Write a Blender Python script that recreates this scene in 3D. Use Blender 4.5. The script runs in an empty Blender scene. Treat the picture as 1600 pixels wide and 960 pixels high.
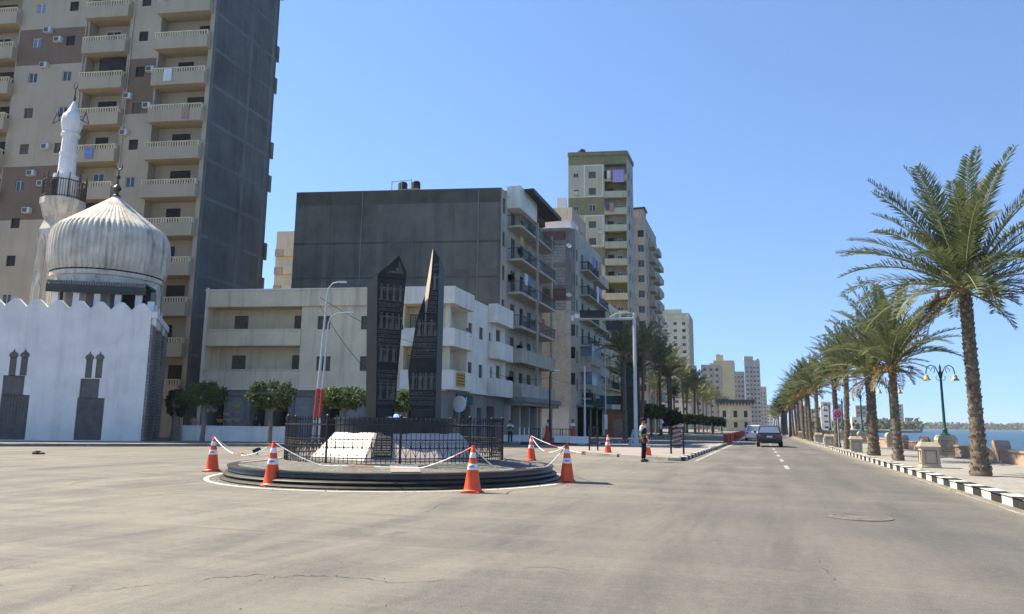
import bpy, math, random
from mathutils import Vector, Matrix
V = Vector
rnd = random.Random(11)
S = bpy.context.scene
COL = S.collection
pi = math.pi
# ------------------------------------------------------------------ camera
FPX, CAMH = 1150.0, 1.5
PIT, ROL, YAW = math.atan(183 / 1150), 0.011, math.radians(18.33)
F0 = V((-math.sin(YAW), math.cos(YAW), 0)); R0 = V((math.cos(YAW), math.sin(YAW), 0)); ZZ = V((0, 0, 1))
FW = F0 * math.cos(PIT) + ZZ * math.sin(PIT); U0 = -F0 * math.sin(PIT) + ZZ * math.cos(PIT)
RR = R0 * math.cos(ROL) + U0 * math.sin(ROL); UU = U0 * math.cos(ROL) - R0 * math.sin(ROL)
CC = V((0, 0, CAMH))
def ray(u, v): return FW * FPX + RR * (u - 800) + UU * (480 - v)
def gp(u, v, z=0.0):
    d = ray(u, v); return CC + d * ((z - CAMH) / d.z)
def at(u, dep, z=0.0):
    dz = z - CAMH; ff = dep * math.cos(PIT) + dz * math.sin(PIT); up = -dep * math.sin(PIT) + dz * math.cos(PIT)
    s = ((u - 800) / FPX * ff - up * math.sin(ROL)) / math.cos(ROL)
    return CC + F0 * dep + R0 * s + ZZ * dz
def zof(p, v):
    dep = p.x * F0.x + p.y * F0.y; s = p.x * R0.x + p.y * R0.y; k = (480 - v) / FPX
    return CAMH + (k * dep * math.cos(PIT) + math.cos(ROL) * dep * math.sin(PIT) + s * math.sin(ROL)) / (math.cos(ROL) * math.cos(PIT) - k * math.sin(PIT))
cd = bpy.data.cameras.new('camera'); cam = bpy.data.objects.new('camera', cd); COL.objects.link(cam)
M = Matrix((RR, UU, -FW)).transposed().to_4x4(); M.translation = CC; cam.matrix_world = M
cd.sensor_width = 36; cd.lens = FPX / 1600 * 36; cd.clip_start = .1; cd.clip_end = 20000
S.camera = cam

# ------------------------------------------------------------------ world + sun
SUN_AZ, SUN_EL = math.radians(-88), math.radians(51)      # azimuth from +Y, clockwise positive
sd = V((math.sin(SUN_AZ) * math.cos(SUN_EL), math.cos(SUN_AZ) * math.cos(SUN_EL), math.sin(SUN_EL)))
w = bpy.data.worlds.new('World'); S.world = w; w.use_nodes = True
nt = w.node_tree; bg = nt.nodes['Background']
sky = nt.nodes.new('ShaderNodeTexSky'); sky.sky_type = 'NISHITA'; sky.sun_disc = False
sky.sun_elevation = SUN_EL; sky.sun_rotation = SUN_AZ
sky.air_density = 1.0; sky.dust_density = 0.0; sky.ozone_density = 5.0; sky.altitude = 0
tcw = nt.nodes.new('ShaderNodeTexCoord'); ofs = nt.nodes.new('ShaderNodeVectorMath'); ofs.operation = 'ADD'; ofs.inputs[1].default_value = (0, 0, .18)
nrm = nt.nodes.new('ShaderNodeVectorMath'); nrm.operation = 'NORMALIZE'
nt.links.new(tcw.outputs['Generated'], ofs.inputs[0]); nt.links.new(ofs.outputs[0], nrm.inputs[0]); nt.links.new(nrm.outputs[0], sky.inputs[0])
nt.links.new(sky.outputs[0], bg.inputs[0]); bg.inputs[1].default_value = 0.08
ld = bpy.data.lights.new('sun', 'SUN'); ld.energy = 3.3; ld.angle = math.radians(.5); ld.color = (1, .90, .72)
sun = bpy.data.objects.new('sun', ld); COL.objects.link(sun); sun.rotation_euler = sd.to_track_quat('Z', 'Y').to_euler()
S.view_settings.view_transform = 'Standard'; S.view_settings.look = 'None'; S.view_settings.gamma = 1
S.view_settings.use_curve_mapping = False; S.view_settings.exposure = 1.72
try:
    S.cycles.use_denoising = True; S.cycles.max_bounces = 5; S.cycles.transparent_max_bounces = 6
    S.cycles.caustics_reflective = False; S.cycles.caustics_refractive = False
except Exception: pass

# ------------------------------------------------------------------ materials
MATS = {}
def mat(name, col, rough=.85, var=.18, scale=.6, fine=0.0, streak=0.0, bump=0.0, bscale=30, spec=.3, metal=0, col2=None, rand=0.0, brick=None, coat=0):
    if name in MATS: return MATS[name]
    m = bpy.data.materials.new(name); m.use_nodes = True; t = m.node_tree; N = t.nodes; L = t.links
    b = N['Principled BSDF']; b.inputs['Roughness'].default_value = rough; b.inputs['Metallic'].default_value = metal
    b.inputs['Specular IOR Level'].default_value = spec
    if coat: b.inputs['Coat Weight'].default_value = coat; b.inputs['Coat Roughness'].default_value = .06
    geo = N.new('ShaderNodeNewGeometry'); pos = geo.outputs['Position']
    c1 = tuple(col) + (1,); c2 = tuple(col2) + (1,) if col2 else tuple(x * (1 - var) for x in col) + (1,)
    if not col2: c1 = tuple(min(1, x * (1 + var * .5)) for x in col) + (1,)
    n = N.new('ShaderNodeTexNoise'); n.inputs['Scale'].default_value = scale; n.inputs['Detail'].default_value = 6; n.inputs['Roughness'].default_value = .62
    L.new(pos, n.inputs['Vector'])
    r = N.new('ShaderNodeMapRange'); r.inputs[1].default_value = .34; r.inputs[2].default_value = .68; L.new(n.outputs[0], r.inputs[0])
    mx = N.new('ShaderNodeMix'); mx.data_type = 'RGBA'; mx.inputs[6].default_value = c1; mx.inputs[7].default_value = c2
    L.new(r.outputs[0], mx.inputs[0]); out = mx.outputs[2]
    def mul(fac_out, lo, hi, amt):
        nonlocal out
        rr = N.new('ShaderNodeMapRange'); rr.inputs[1].default_value = lo; rr.inputs[2].default_value = hi
        rr.inputs[3].default_value = 1; rr.inputs[4].default_value = 1 - amt; L.new(fac_out, rr.inputs[0])
        q = N.new('ShaderNodeMix'); q.data_type = 'RGBA'; q.blend_type = 'MULTIPLY'; q.inputs[0].default_value = 1
        L.new(out, q.inputs[6]); L.new(rr.outputs[0], q.inputs[7]); out = q.outputs[2]
    if streak:
        mp = N.new('ShaderNodeMapping'); mp.inputs['Scale'].default_value = (1.6, 1.6, .12); L.new(pos, mp.inputs[0])
        sn = N.new('ShaderNodeTexNoise'); sn.inputs['Scale'].default_value = 1.0; sn.inputs['Detail'].default_value = 5; sn.inputs['Roughness'].default_value = .7
        L.new(mp.outputs[0], sn.inputs['Vector']); mul(sn.outputs[0], .5, .72, streak)
    if fine:
        fn = N.new('ShaderNodeTexNoise'); fn.inputs['Scale'].default_value = bscale; fn.inputs['Detail'].default_value = 3
        L.new(pos, fn.inputs['Vector']); mul(fn.outputs[0], .4, .7, fine)
    if brick:
        # brick: (width, height, mortar darkening, horizontal axis: 'xy' wall or 'flat')
        bw, bh, ba, ax = brick
        sep = N.new('ShaderNodeSeparateXYZ'); L.new(pos, sep.inputs[0]); cmb = N.new('ShaderNodeCombineXYZ')
        if ax == 'flat':
            L.new(sep.outputs[0], cmb.inputs[0]); L.new(sep.outputs[1], cmb.inputs[1])
        else:
            ad = N.new('ShaderNodeMath'); L.new(sep.outputs[0], ad.inputs[0]); L.new(sep.outputs[1], ad.inputs[1])
            L.new(ad.outputs[0], cmb.inputs[0]); L.new(sep.outputs[2], cmb.inputs[1])
        bt = N.new('ShaderNodeTexBrick'); bt.inputs['Scale'].default_value = 1; bt.inputs['Brick Width'].default_value = bw
        bt.inputs['Row Height'].default_value = bh; bt.inputs['Mortar Size'].default_value = .06 * bh
        bt.inputs['Color1'].default_value = (0, 0, 0, 1); bt.inputs['Color2'].default_value = (.35, .35, .35, 1); bt.inputs['Mortar'].default_value = (1, 1, 1, 1)
        L.new(cmb.outputs[0], bt.inputs[0]); mul(bt.outputs[0], 0, 1, ba)
    if rand:
        oi = N.new('ShaderNodeObjectInfo'); mul(oi.outputs['Random'], 0, 1, rand)
    L.new(out, b.inputs['Base Color'])
    if bump:
        bn = N.new('ShaderNodeTexNoise'); bn.inputs['Scale'].default_value = bscale; bn.inputs['Detail'].default_value = 5; L.new(pos, bn.inputs['Vector'])
        bp = N.new('ShaderNodeBump'); bp.inputs['Strength'].default_value = bump; bp.inputs['Distance'].default_value = .05
        L.new(bn.outputs[0], bp.inputs['Height']); L.new(bp.outputs[0], b.inputs['Normal'])
    MATS[name] = m; return m

def leafmat(name, col, col2, trans=.3, rand=.25):
    m = mat(name, col, .55, 0, 1.3, col2=col2, rand=rand, spec=.35)
    t = m.node_tree; b = t.nodes['Principled BSDF']; o = t.nodes['Material Output']
    src = b.inputs['Base Color'].links[0].from_socket
    tr = t.nodes.new('ShaderNodeBsdfTranslucent'); t.links.new(src, tr.inputs[0])
    ms = t.nodes.new('ShaderNodeMixShader'); ms.inputs[0].default_value = trans
    t.links.new(b.outputs[0], ms.inputs[1]); t.links.new(tr.outputs[0], ms.inputs[2]); t.links.new(ms.outputs[0], o.inputs[0])
    return m

def asphalt():
    m = bpy.data.materials.new('asphalt'); m.use_nodes = True; t = m.node_tree; N = t.nodes; L = t.links
    b = N['Principled BSDF']; b.inputs['Roughness'].default_value = .9; b.inputs['Specular IOR Level'].default_value = .25
    geo = N.new('ShaderNodeNewGeometry'); pos = geo.outputs['Position']
    def noise(scale, detail=6, rough=.6, mp=None, rot=0, dist=0):
        v = pos
        if mp:
            q = N.new('ShaderNodeMapping'); q.inputs['Scale'].default_value = mp; q.inputs['Rotation'].default_value = (0, 0, rot); L.new(pos, q.inputs[0]); v = q.outputs[0]
        n = N.new('ShaderNodeTexNoise'); n.inputs['Scale'].default_value = scale; n.inputs['Detail'].default_value = detail; n.inputs['Roughness'].default_value = rough
        n.inputs['Distortion'].default_value = dist
        L.new(v, n.inputs['Vector']); return n.outputs[0]
    def rng(o, a, c, lo=0, hi=1):
        r = N.new('ShaderNodeMapRange'); r.inputs[1].default_value = a; r.inputs[2].default_value = c; r.inputs[3].default_value = lo; r.inputs[4].default_value = hi; L.new(o, r.inputs[0]); return r.outputs[0]
    def math_(op, a, c):
        q = N.new('ShaderNodeMath'); q.operation = op
        for i, x in enumerate((a, c)):
            if isinstance(x, (int, float)): q.inputs[i].default_value = x
            else: L.new(x, q.inputs[i])
        q.use_clamp = True
        return q.outputs[0]
    def mix(a, c, f, mode='MIX'):
        q = N.new('ShaderNodeMix'); q.data_type = 'RGBA'; q.blend_type = mode
        for i, x in ((6, a), (7, c), (0, f)):
            if isinstance(x, tuple) or isinstance(x, (int, float)): q.inputs[i].default_value = x
            else: L.new(x, q.inputs[i])
        return q.outputs[2]
    sep = N.new('ShaderNodeSeparateXYZ'); L.new(pos, sep.inputs[0])
    # the dusty plaza to the left is covered with sand, the carriageway (x > -4) is swept by traffic
    plaza = rng(sep.outputs[0], 1.5, -7.0)
    big = noise(.16, 4, .55)
    f1 = math_('ADD', math_('MULTIPLY', plaza, .75), rng(big, .35, .7, -.1, .5))
    col = mix((.098, .092, .08, 1), (.222, .2, .158, 1), f1)
    # tyre swept, wind blown streaks: long along the road in the lane, curved across the plaza
    st = noise(.5, 7, .68, (1.6, .28, 1), -.12, .6); col = mix(col, (.072, .07, .066, 1), rng(st, .42, .68, 0, .85))
    st2 = noise(.55, 6, .7, (.22, 1.5, 1), .42, .8); col = mix(col, (.265, .234, .183, 1), math_('MULTIPLY', rng(st2, .46, .7, 0, .65), rng(plaza, 0, 1, .25, 1)))
    st3 = noise(.9, 6, .7, (.2, 2.0, 1), .25, .5); col = mix(col, (.115, .105, .088, 1), math_('MULTIPLY', rng(st3, .48, .70, 0, .75), rng(plaza, 0, 1, .35, 1)))
    pt = noise(2.2, 6, .7); col = mix(col, (.10, .098, .092, 1), rng(pt, .55, .75, 0, .45))
    # sandy strip gathered along the right kerb
    kb = rng(sep.outputs[0], 3.6, 4.6); kn = noise(1.3, 5, .6, (1, .4, 1)); col = mix(col, (.24, .208, .16, 1), math_('MULTIPLY', kb, rng(kn, .3, .6, .25, .9)))
    fn = noise(60, 2, .5); col = mix(col, (.42, .42, .42, 1), rng(fn, .45, .8, 0, .26))
    fn2 = noise(140, 2, .6); col = mix(col, (.03, .03, .03, 1), rng(fn2, .48, .8, 0, .5))
    wob = N.new('ShaderNodeMath'); wob.operation = 'MULTIPLY_ADD'; L.new(noise(.12, 2), wob.inputs[0]); wob.inputs[1].default_value = 1.6; L.new(sep.outputs[0], wob.inputs[2])
    for xc in (3.1, 4.6, -.3, 1.15):
        q = N.new('ShaderNodeMath'); q.operation = 'SUBTRACT'; L.new(wob.outputs[0], q.inputs[0]); q.inputs[1].default_value = xc
        ab = N.new('ShaderNodeMath'); ab.operation = 'ABSOLUTE'; L.new(q.outputs[0], ab.inputs[0])
        col = mix(col, (.06, .058, .054, 1), math_('MULTIPLY', rng(ab.outputs[0], .1, .45, .42, 0), rng(noise(.7, 5, .7, (1, .2, 1)), .35, .65)))
    md = noise(9, 5, .75); col = mix(col, (.05, .048, .043, 1), rng(md, .5, .78, 0, .24)); col = mix(col, (.33, .29, .225, 1), rng(md, .5, .25, 0, .16))
    md2 = noise(26, 3, .7); col = mix(col, (.05, .048, .043, 1), rng(md2, .55, .8, 0, .28))
    oil = noise(.9, 3, .5); col = mix(col, (.055, .052, .047, 1), rng(oil, .68, .74, 0, .4))
    # fine cracks
    vo = N.new('ShaderNodeTexVoronoi'); vo.feature = 'DISTANCE_TO_EDGE'; vo.inputs['Scale'].default_value = .3
    wn = N.new('ShaderNodeTexNoise'); wn.inputs['Scale'].default_value = 1.2; wn.inputs['Detail'].default_value = 6; L.new(pos, wn.inputs['Vector'])
    wv = N.new('ShaderNodeMix'); wv.data_type = 'RGBA'; wv.blend_type = 'LINEAR_LIGHT'; wv.inputs[0].default_value = .9; L.new(pos, wv.inputs[6]); L.new(wn.outputs[1], wv.inputs[7]); L.new(wv.outputs[2], vo.inputs['Vector'])
    ck = rng(vo.outputs[0], .0, .007, 1, 0); msk = rng(noise(.35, 2), .54, .62)
    col = mix(col, (.06, .055, .05, 1), math_('MULTIPLY', math_('MULTIPLY', ck, msk), .6))
    L.new(col, b.inputs['Base Color'])
    bp = N.new('ShaderNodeBump'); bp.inputs['Strength'].default_value = .35; bp.inputs['Distance'].default_value = .02
    L.new(noise(45, 4, .7), bp.inputs['Height']); L.new(bp.outputs[0], b.inputs['Normal'])
    return m

ASPH = asphalt()
m_white = mat('white_plaster', (.82, .755, .63), .85, .14, .5, fine=.08, streak=.25)
m_mosq = mat('mosque_white', (.84, .80, .735), .8, .13, .5, fine=.07, streak=.17)
m_dome = mat('dome_plaster', (.70, .63, .51),   .8, .28, .9, fine=.18, streak=.62)
m_cream = mat('cream_plaster', (.76, .635, .42), .85, .14, .4, fine=.08, streak=.30)
m_beige = mat('beige_plaster', (.45, .37, .26), .85, .10, .3, fine=.06, streak=.14)
m_brown = mat('brown_paint', (.20, .135, .09), .85, .12, .3, fine=.06, streak=.12)
m_niche = mat('niche_grey', (.15, .145, .13), .85, .25, 2, streak=.2)
m_tside = mat('tower_side_render', (.125, .13, .127), .9, .34, .3, fine=.15, streak=.35)
m_tband = mat('tower_side_band', (.158, .163, .158), .9, .25, .5, fine=.12, streak=.2)
m_villa = mat('villa_plaster', (.72, .57, .34), .85, .12, .3, streak=.15)
m_rail = mat('weathered_rail', (.075, .06, .05), .8, .3, 4)
m_man = mat('dusty_cover', (.155, .142, .118), .9, .35, 5, fine=.3)
m_gril = mat('painted_rail', (.10, .10, .095), .6, .3, 3)
m_dark = mat('dark_render', (.165, .15, .118), .9, .32, .35, fine=.15, streak=.35)
m_darkband = mat('dark_render_band', (.185, .168, .132), .9, .2, .5, fine=.12, streak=.2)
m_darkrim = mat('dark_parapet', (.12, .108, .078), .9, .25, .6, fine=.12, streak=.3)
m_grey = mat('grey_plaster', (.50, .445, .355), .88, .2, .5, fine=.12, streak=.35)
m_ggrey = mat('grey_shopfront', (.25, .235, .21), .85, .2, .5, fine=.08, streak=.2)
m_blank = mat('rough_beige_render', (.80, .64, .43), .9, .2, .5, fine=.14, streak=.25, bump=.3, bscale=4)
m_conc = mat('bare_concrete', (.33, .285, .22), .9, .28, .8, fine=.15, streak=.4)
m_brickr = mat('red_brick', (.22, .12, .085), .9, .25, .8, brick=(.25, .08, .25, 'w'), fine=.15)
m_block = mat('pale_block', (.56, .49, .39), .9, .2, .8, brick=(.6, .35, .6, 'w'), fine=.12)
m_sage = mat('sage_plaster', (.52, .48, .33), .85, .12, .4, streak=.28, fine=.06)
m_olive = mat('olive_paint', (.235, .215, .105), .85, .15, .4, streak=.25)
m_trimw = mat('white_trim', (.74, .73, .68), .7, .1, 1)
m_pink = mat('pinkish_concrete', (.52, .40, .30), .88, .22, .4, streak=.35, fine=.1)
m_yel = mat('yellow_plaster', (.60, .47, .24), .85, .1, .2, streak=.15)
m_farg = mat('far_grey', (.42, .37, .30), .9, .2, .3, streak=.3)
m_glass = mat('window_glass', (.035, .045, .055), .08, .3, .4, spec=.6)
m_glassb = mat('bright_glass', (.16, .22, .30), .06, .3, .4, spec=.9)
m_void = mat('dark_interior', (.035, .032, .03), .9, .3, 1)
m_alu = mat('aluminium', (.55, .55, .53), .5, .1, 2)
m_shut = mat('brown_shutter', (.13, .115, .095), .7, .25, 2, brick=(3, .055, .35, 'w'))
m_shutg = mat('roller_shutter', (.30, .30, .295), .6, .15, 1.5, brick=(6, .09, .3, 'w'))
m_iron = mat('black_iron', (.022, .022, .022), .45, .3, 6)
m_granite = mat('black_granite', (.028, .029, .028), .35, .4, 3, fine=.3, bscale=120, spec=.35)
m_obel = mat('obelisk_granite', (.03, .031, .028), .5, .45, 2.5, fine=.35, bscale=70, spec=.22)
m_granr = mat('carved_granite', (.045, .046, .043), .5, .35, 3, fine=.25, bscale=90)
m_relief = mat('relief_granite', (.125, .12, .10), .6, .3, 4, fine=.2)
m_marble = mat('white_marble', (.50, .43, .375), .4, .05, 2)
m_gravel = mat('gravel', (.24, .225, .195), .95, .35, 3, fine=.55, bump=.8, bscale=28, col2=(.15, .145, .13))
m_orange = mat('cone_orange', (.80, .105, .035), .42, .16, 3, fine=.06)
m_dred = mat('faded_red', (.42, .055, .035), .55, .2, 3)
m_refl = mat('reflective_white', (.78, .80, .82), .35, .12, 6)
m_blueink = mat('blue_ink', (.03, .05, .20), .6, .1, 5)
m_chain_r = mat('chain_red', (.60, .05, .04), .45, .1, 5)
m_chain_w = mat('chain_white', (.78, .77, .74), .45, .1, 5)
m_paint = mat('road_paint', (.40, .38, .33), .8, .5, 2.2, fine=.35, bscale=25)
m_worn = mat('worn_paint', (.33, .305, .255), .85, .4, 1.5, fine=.5, bscale=18)
m_kerbw = mat('kerb_white', (.66, .62, .54), .8, .2, 2.5, fine=.22, bscale=18)
m_kerbb = mat('kerb_black', (.022, .022, .022), .8, .4, 2.5, fine=.2, col2=(.045, .043, .04))
m_kerbg = mat('kerb_grey', (.26, .245, .215), .9, .3, 2, fine=.25)
m_prom = mat('promenade_paving', (.30, .28, .245), .85, .14, .5, brick=(.9, .6, .22, 'flat'), fine=.12, bscale=14)
m_walk = mat('pavement_slabs', (.22, .20, .175), .9, .22, .5, brick=(.6, .4, .2, 'flat'), fine=.15)
m_isl = mat('pink_paving', (.33, .285, .25), .9, .16, .6, brick=(.4, .2, .2, 'flat'), fine=.15)
m_sand = mat('pink_stone', (.44, .315, .23), .85, .18, 1.2, fine=.15, streak=.2)
m_stone = mat('beige_stone', (.46, .395, .29), .8, .14, 1.5, fine=.12, bscale=40, streak=.15)
m_stonel = mat('stone_groove', (.20, .165, .12), .85, .2, 2)
m_green = mat('green_iron', (.012, .075, .05), .4, .2, 6)
m_lampg = mat('lamp_glass', (.42, .31, .15), .35, .1, 4)
m_galv = mat('galvanised', (.47, .48, .48), .45, .12, 3, metal=.3)
m_trunk = mat('palm_trunk', (.235, .185, .13), .95, 0, 5, col2=(.105, .082, .06), fine=.35, bscale=35, rand=.2)
m_boot = mat('palm_leaf_base', (.33, .27, .195), .95, 0, 6, col2=(.15, .12, .085), fine=.3, bscale=30, rand=.2)
m_palm = leafmat('palm_leaf', (.185, .215, .095), (.095, .125, .055), .34)
m_palmd = leafmat('palm_leaf_dry', (.22, .165, .075), (.15, .11, .055), .25)
m_rach = mat('palm_rib', (.26, .25, .12), .6, .2, 3)
m_fruit = mat('date_stalk', (.42, .23, .06), .7, .25, 6)
m_ficus = leafmat('ficus_leaf', (.115, .18, .035), (.06, .11, .026), .35)
m_ficusd = leafmat('ficus_leaf_dark', (.04, .065, .025), (.022, .04, .016), .2)
m_bark = mat('bark', (.20, .17, .13), .9, .3, 5, fine=.2)
m_carb = mat('car_black', (.012, .014, .018), .22, .2, 2, coat=.8, spec=.5)
m_carw = mat('car_white', (.66, .67, .68), .3, .06, 2, coat=.6)
m_tyre = mat('tyre', (.02, .02, .02), .9, .2, 5)
m_rim = mat('rim', (.35, .35, .36), .35, .1, 3, metal=.7)
m_red = mat('tail_red', (.42, .02, .02), .25, .1, 4, spec=.6)
m_skin = mat('skin', (.30, .17, .11), .6, .1, 8)
m_hair = mat('hair', (.015, .013, .012), .7, .2, 8)
m_cblack = mat('cloth_black', (.016, .016, .018), .9, .25, 6)
m_cwhite = mat('cloth_white', (.66, .66, .65), .9, .12, 6)
m_cgreen = mat('cloth_lime', (.10, .42, .08), .8, .15, 6)
m_cgrey = mat('cloth_grey', (.10, .11, .13), .9, .2, 6)
m_cpink = mat('cloth_pink', (.42, .24, .22), .9, .2, 6)
m_cblue = mat('cloth_blue', (.18, .24, .45), .9, .2, 4)
m_cviol = mat('cloth_violet', (.40, .34, .58), .9, .2, 4)
m_cred = mat('cloth_red', (.45, .10, .09), .9, .2, 4)
m_tank = mat('tank_black', (.02, .021, .022), .6, .3, 3)
m_teal = mat('teal_board', (.02, .075, .07), .6, .3, 2)
m_wood = mat('brown_wood', (.20, .085, .04), .7, .3, 3, streak=.3)
m_yell = mat('yellow_cloth', (.55, .36, .06), .8, .2, 4)
m_tin = mat('dark_tin', (.08, .085, .08), .6, .35, 1.5, brick=(.25, 9, .4, 'w'))

# ------------------------------------------------------------------ mesh builder
class MB:
    def __init__(s): s.v = []; s.f = []; s.m = []; s.sm = []
    def poly(s, pts, m=0, smooth=False):
        i = len(s.v); s.v.extend([tuple(p) for p in pts]); s.f.append(tuple(range(i, i + len(pts)))); s.m.append(m); s.sm.append(smooth)
    def box(s, x0, y0, z0, x1, y1, z1, m=0, M=None):
        P = [V((x, y, z)) for z in (z0, z1) for y in (y0, y1) for x in (x0, x1)]
        if M: P = [M @ p for p in P]
        i = len(s.v); s.v.extend([tuple(p) for p in P])
        for q in ((0, 2, 3, 1), (4, 5, 7, 6), (0, 1, 5, 4), (2, 6, 7, 3), (0, 4, 6, 2), (1, 3, 7, 5)):
            s.f.append(tuple(i + k for k in q)); s.m.append(m); s.sm.append(False)
    def tube(s, pts, r, n=8, m=0, caps=True, mfun=None):
        pts = [V(p) for p in pts]; k = len(pts); rs = r if isinstance(r, (list, tuple)) else [r] * k
        t0 = (pts[1] - pts[0]).normalized(); a = t0.orthogonal().normalized(); base = len(s.v)
        for i, p in enumerate(pts):
            t = (pts[min(i + 1, k - 1)] - pts[max(i - 1, 0)]).normalized()
            a = (a - t * a.dot(t)); a = a.normalized() if a.length > 1e-6 else t.orthogonal().normalized(); b = t.cross(a)
            for j in range(n):
                q = 2 * pi * j / n; s.v.append(tuple(p + (a * math.cos(q) + b * math.sin(q)) * rs[i]))
        for i in range(k - 1):
            mm = mfun(i) if mfun else m
            for j in range(n):
                s.f.append((base + i * n + j, base + i * n + (j + 1) % n, base + (i + 1) * n + (j + 1) % n, base + (i + 1) * n + j)); s.m.append(mm); s.sm.append(True)
        if caps:
            s.f.append(tuple(base + j for j in reversed(range(n)))); s.m.append(mfun(0) if mfun else m); s.sm.append(False)
            s.f.append(tuple(base + (k - 1) * n + j for j in range(n))); s.m.append(mfun(k - 2) if mfun else m); s.sm.append(False)
    def lathe(s, prof, n=24, m=0, c=(0, 0, 0), a0=0.0, rfun=None, smooth=True):
        base = len(s.v); k = len(prof)
        for i, (r, z) in enumerate(prof):
            for j in range(n):
                q = 2 * pi * j / n + a0; rr = r * (rfun(j, z) if rfun else 1)
                s.v.append((c[0] + rr * math.cos(q), c[1] + rr * math.sin(q), c[2] + z))
        for i in range(k - 1):
            mm = m[i] if isinstance(m, list) else m
            for j in range(n):
                s.f.append((base + i * n + j, base + i * n + (j + 1) % n, base + (i + 1) * n + (j + 1) % n, base + (i + 1) * n + j)); s.m.append(mm); s.sm.append(smooth)
        if prof[-1][0] > 1e-4:
            s.f.append(tuple(base + (k - 1) * n + j for j in range(n))); s.m.append(m[-1] if isinstance(m, list) else m); s.sm.append(False)
    def ext(s, poly, y0, y1, m=0, M=None):     # polygon in x,z pushed along y
        A = [V((x, y0, z)) for x, z in poly]; B = [V((x, y1, z)) for x, z in poly]
        if M: A = [M @ p for p in A]; B = [M @ p for p in B]
        s.poly(A, m); s.poly(list(reversed(B)), m); n = len(poly)
        for i in range(n): s.poly([A[i], B[i], B[(i + 1) % n], A[(i + 1) % n]], m)
    def prism(s, poly, z0, z1, m=0, ms=None, cap=True):
        n = len(poly)
        if cap: s.poly([(x, y, z1) for x, y in poly], m)
        for i in range(n):
            a, b = poly[i], poly[(i + 1) % n]
            s.poly([(a[0], a[1], z0), (b[0], b[1], z0), (b[0], b[1], z1), (a[0], a[1], z1)], m if ms is None else ms)
    def mesh(s, name, mats, angle=40):
        me = bpy.data.meshes.new(name); me.from_pydata(s.v, [], s.f)
        for q in (mats if isinstance(mats, (list, tuple)) else [mats]): me.materials.append(q)
        me.polygons.foreach_set('material_index', s.m); me.polygons.foreach_set('use_smooth', s.sm)
        if any(s.sm):
            try: me.set_sharp_from_angle(angle=math.radians(angle))
            except Exception: pass
        me.update(); return me
    def build(s, name, mats, parent=None, loc=None, rz=0):
        return link(s.mesh(name, mats), name, parent, loc, rz)

def link(me, name, parent=None, loc=None, rz=0):
    o = bpy.data.objects.new(name, me); COL.objects.link(o)
    if loc is not None: o.location = loc
    if rz: o.rotation_euler.z = rz
    if parent: o.parent = parent
    return o
def tag(o, label=None, cat=None, group=None, kind=None):
    if label: o['label'] = label
    if cat: o['category'] = cat
    if group: o['group'] = group
    if kind: o['kind'] = kind
    return o
def thing(name, label, cat, loc=(0, 0, 0), rz=0, group=None):
    o = bpy.data.objects.new(name, None); COL.objects.link(o); o.empty_display_size = .3
    o.location = loc; o.rotation_euler.z = rz; return tag(o, label, cat, group)
KIDS = {}
def dup(root, loc, rz=0, label=None, scale=None, group=None):
    r = root.copy(); COL.objects.link(r); r.location = loc; r.rotation_euler.z = rz
    if label: r['label'] = label
    if group: r['group'] = group
    if scale: r.scale = (scale,) * 3 if isinstance(scale, (int, float)) else scale
    for ch in list(root.children):
        c = ch.copy(); COL.objects.link(c); c.parent = r
        for g in list(ch.children):
            d = g.copy(); COL.objects.link(d); d.parent = c
    return r
def structure(name, mb, mats, label=None):
    o = mb.build(name, mats); o['kind'] = 'structure'
    if label: o['label'] = label
    return o

# ================================================================== GROUND
XK, XS = 4.72, 9.75         # right kerb, seaward edge of the promenade
mb = MB(); mb.poly([(-3000, -300, 0), (XS + .6, -300, 0), (XS + .6, 420, 0), (40, 700, 0), (60, 6000, 0), (-3000, 6000, 0)])
structure('ground', mb, ASPH)
# promenade
mb = MB(); mb.prism([(XK + .2, -20), (XS, -20), (XS, 420), (XK + .2, 420)], 0, .15)
structure('promenade_pavement', mb, m_prom)
def kerb_run(name, pts, seg, mats, wd=.24, h=.16, plain=False):
    mb = MB(); k = 0
    for a, b in zip(pts[:-1], pts[1:]):
        a, b = V(a), V(b); L = (b - a).length; n = max(1, round(L / seg)); d = (b - a) / L; nn = V((-d.y, d.x))
        for i in range(n):
            p, q = a + d * (L * i / n + .008), a + d * (L * (i + 1) / n - .008)
            dz = rnd.uniform(-.008, .008); sh = rnd.uniform(-.008, .008)
            c = [(-sh, 0), (wd, 0), (wd, h + dz), (.035 - sh, h + dz), (-sh, h - .03 + dz)]
            A = [V((p.x + nn.x * x, p.y + nn.y * x, z)) for x, z in c]; B = [V((q.x + nn.x * x, q.y + nn.y * x, z)) for x, z in c]
            mm = 0 if plain else (k % 2); k += 1
            mb.poly(A, mm); mb.poly(list(reversed(B)), mm)
            for j in range(5): mb.poly([A[j], B[j], B[(j + 1) % 5], A[(j + 1) % 5]], mm)
    return structure(name, mb, mats)
kerb_run('promenade_kerb', [(XK, 0), (XK, 260)], .72, [m_kerbw, m_kerbb], wd=-.3, h=.19)
# left pavement in front of the buildings
SW = [(-75, 0), (-39.0, 29.9), (-34.2, 33.7), (-27.6, 39.0), (-22.4, 46.0), (-18.2, 52.0), (-14.2, 55.6), (-12.0, 57.6), (-11.5, 60), (-11.5, 600), (-140, 600), (-140, 0)]
mb = MB(); mb.prism(SW, 0, .15); structure('pavement', mb, m_walk)
kerb_run('plaza_kerb', [(a[0], a[1]) for a in reversed(SW[:6])], 1.0, [m_kerbg], wd=-.25, plain=True)
kerb_run('avenue_kerb', [SW[9], SW[8], SW[7], SW[6], SW[5]], .9, [m_kerbw, m_kerbb], wd=-.25)
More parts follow.
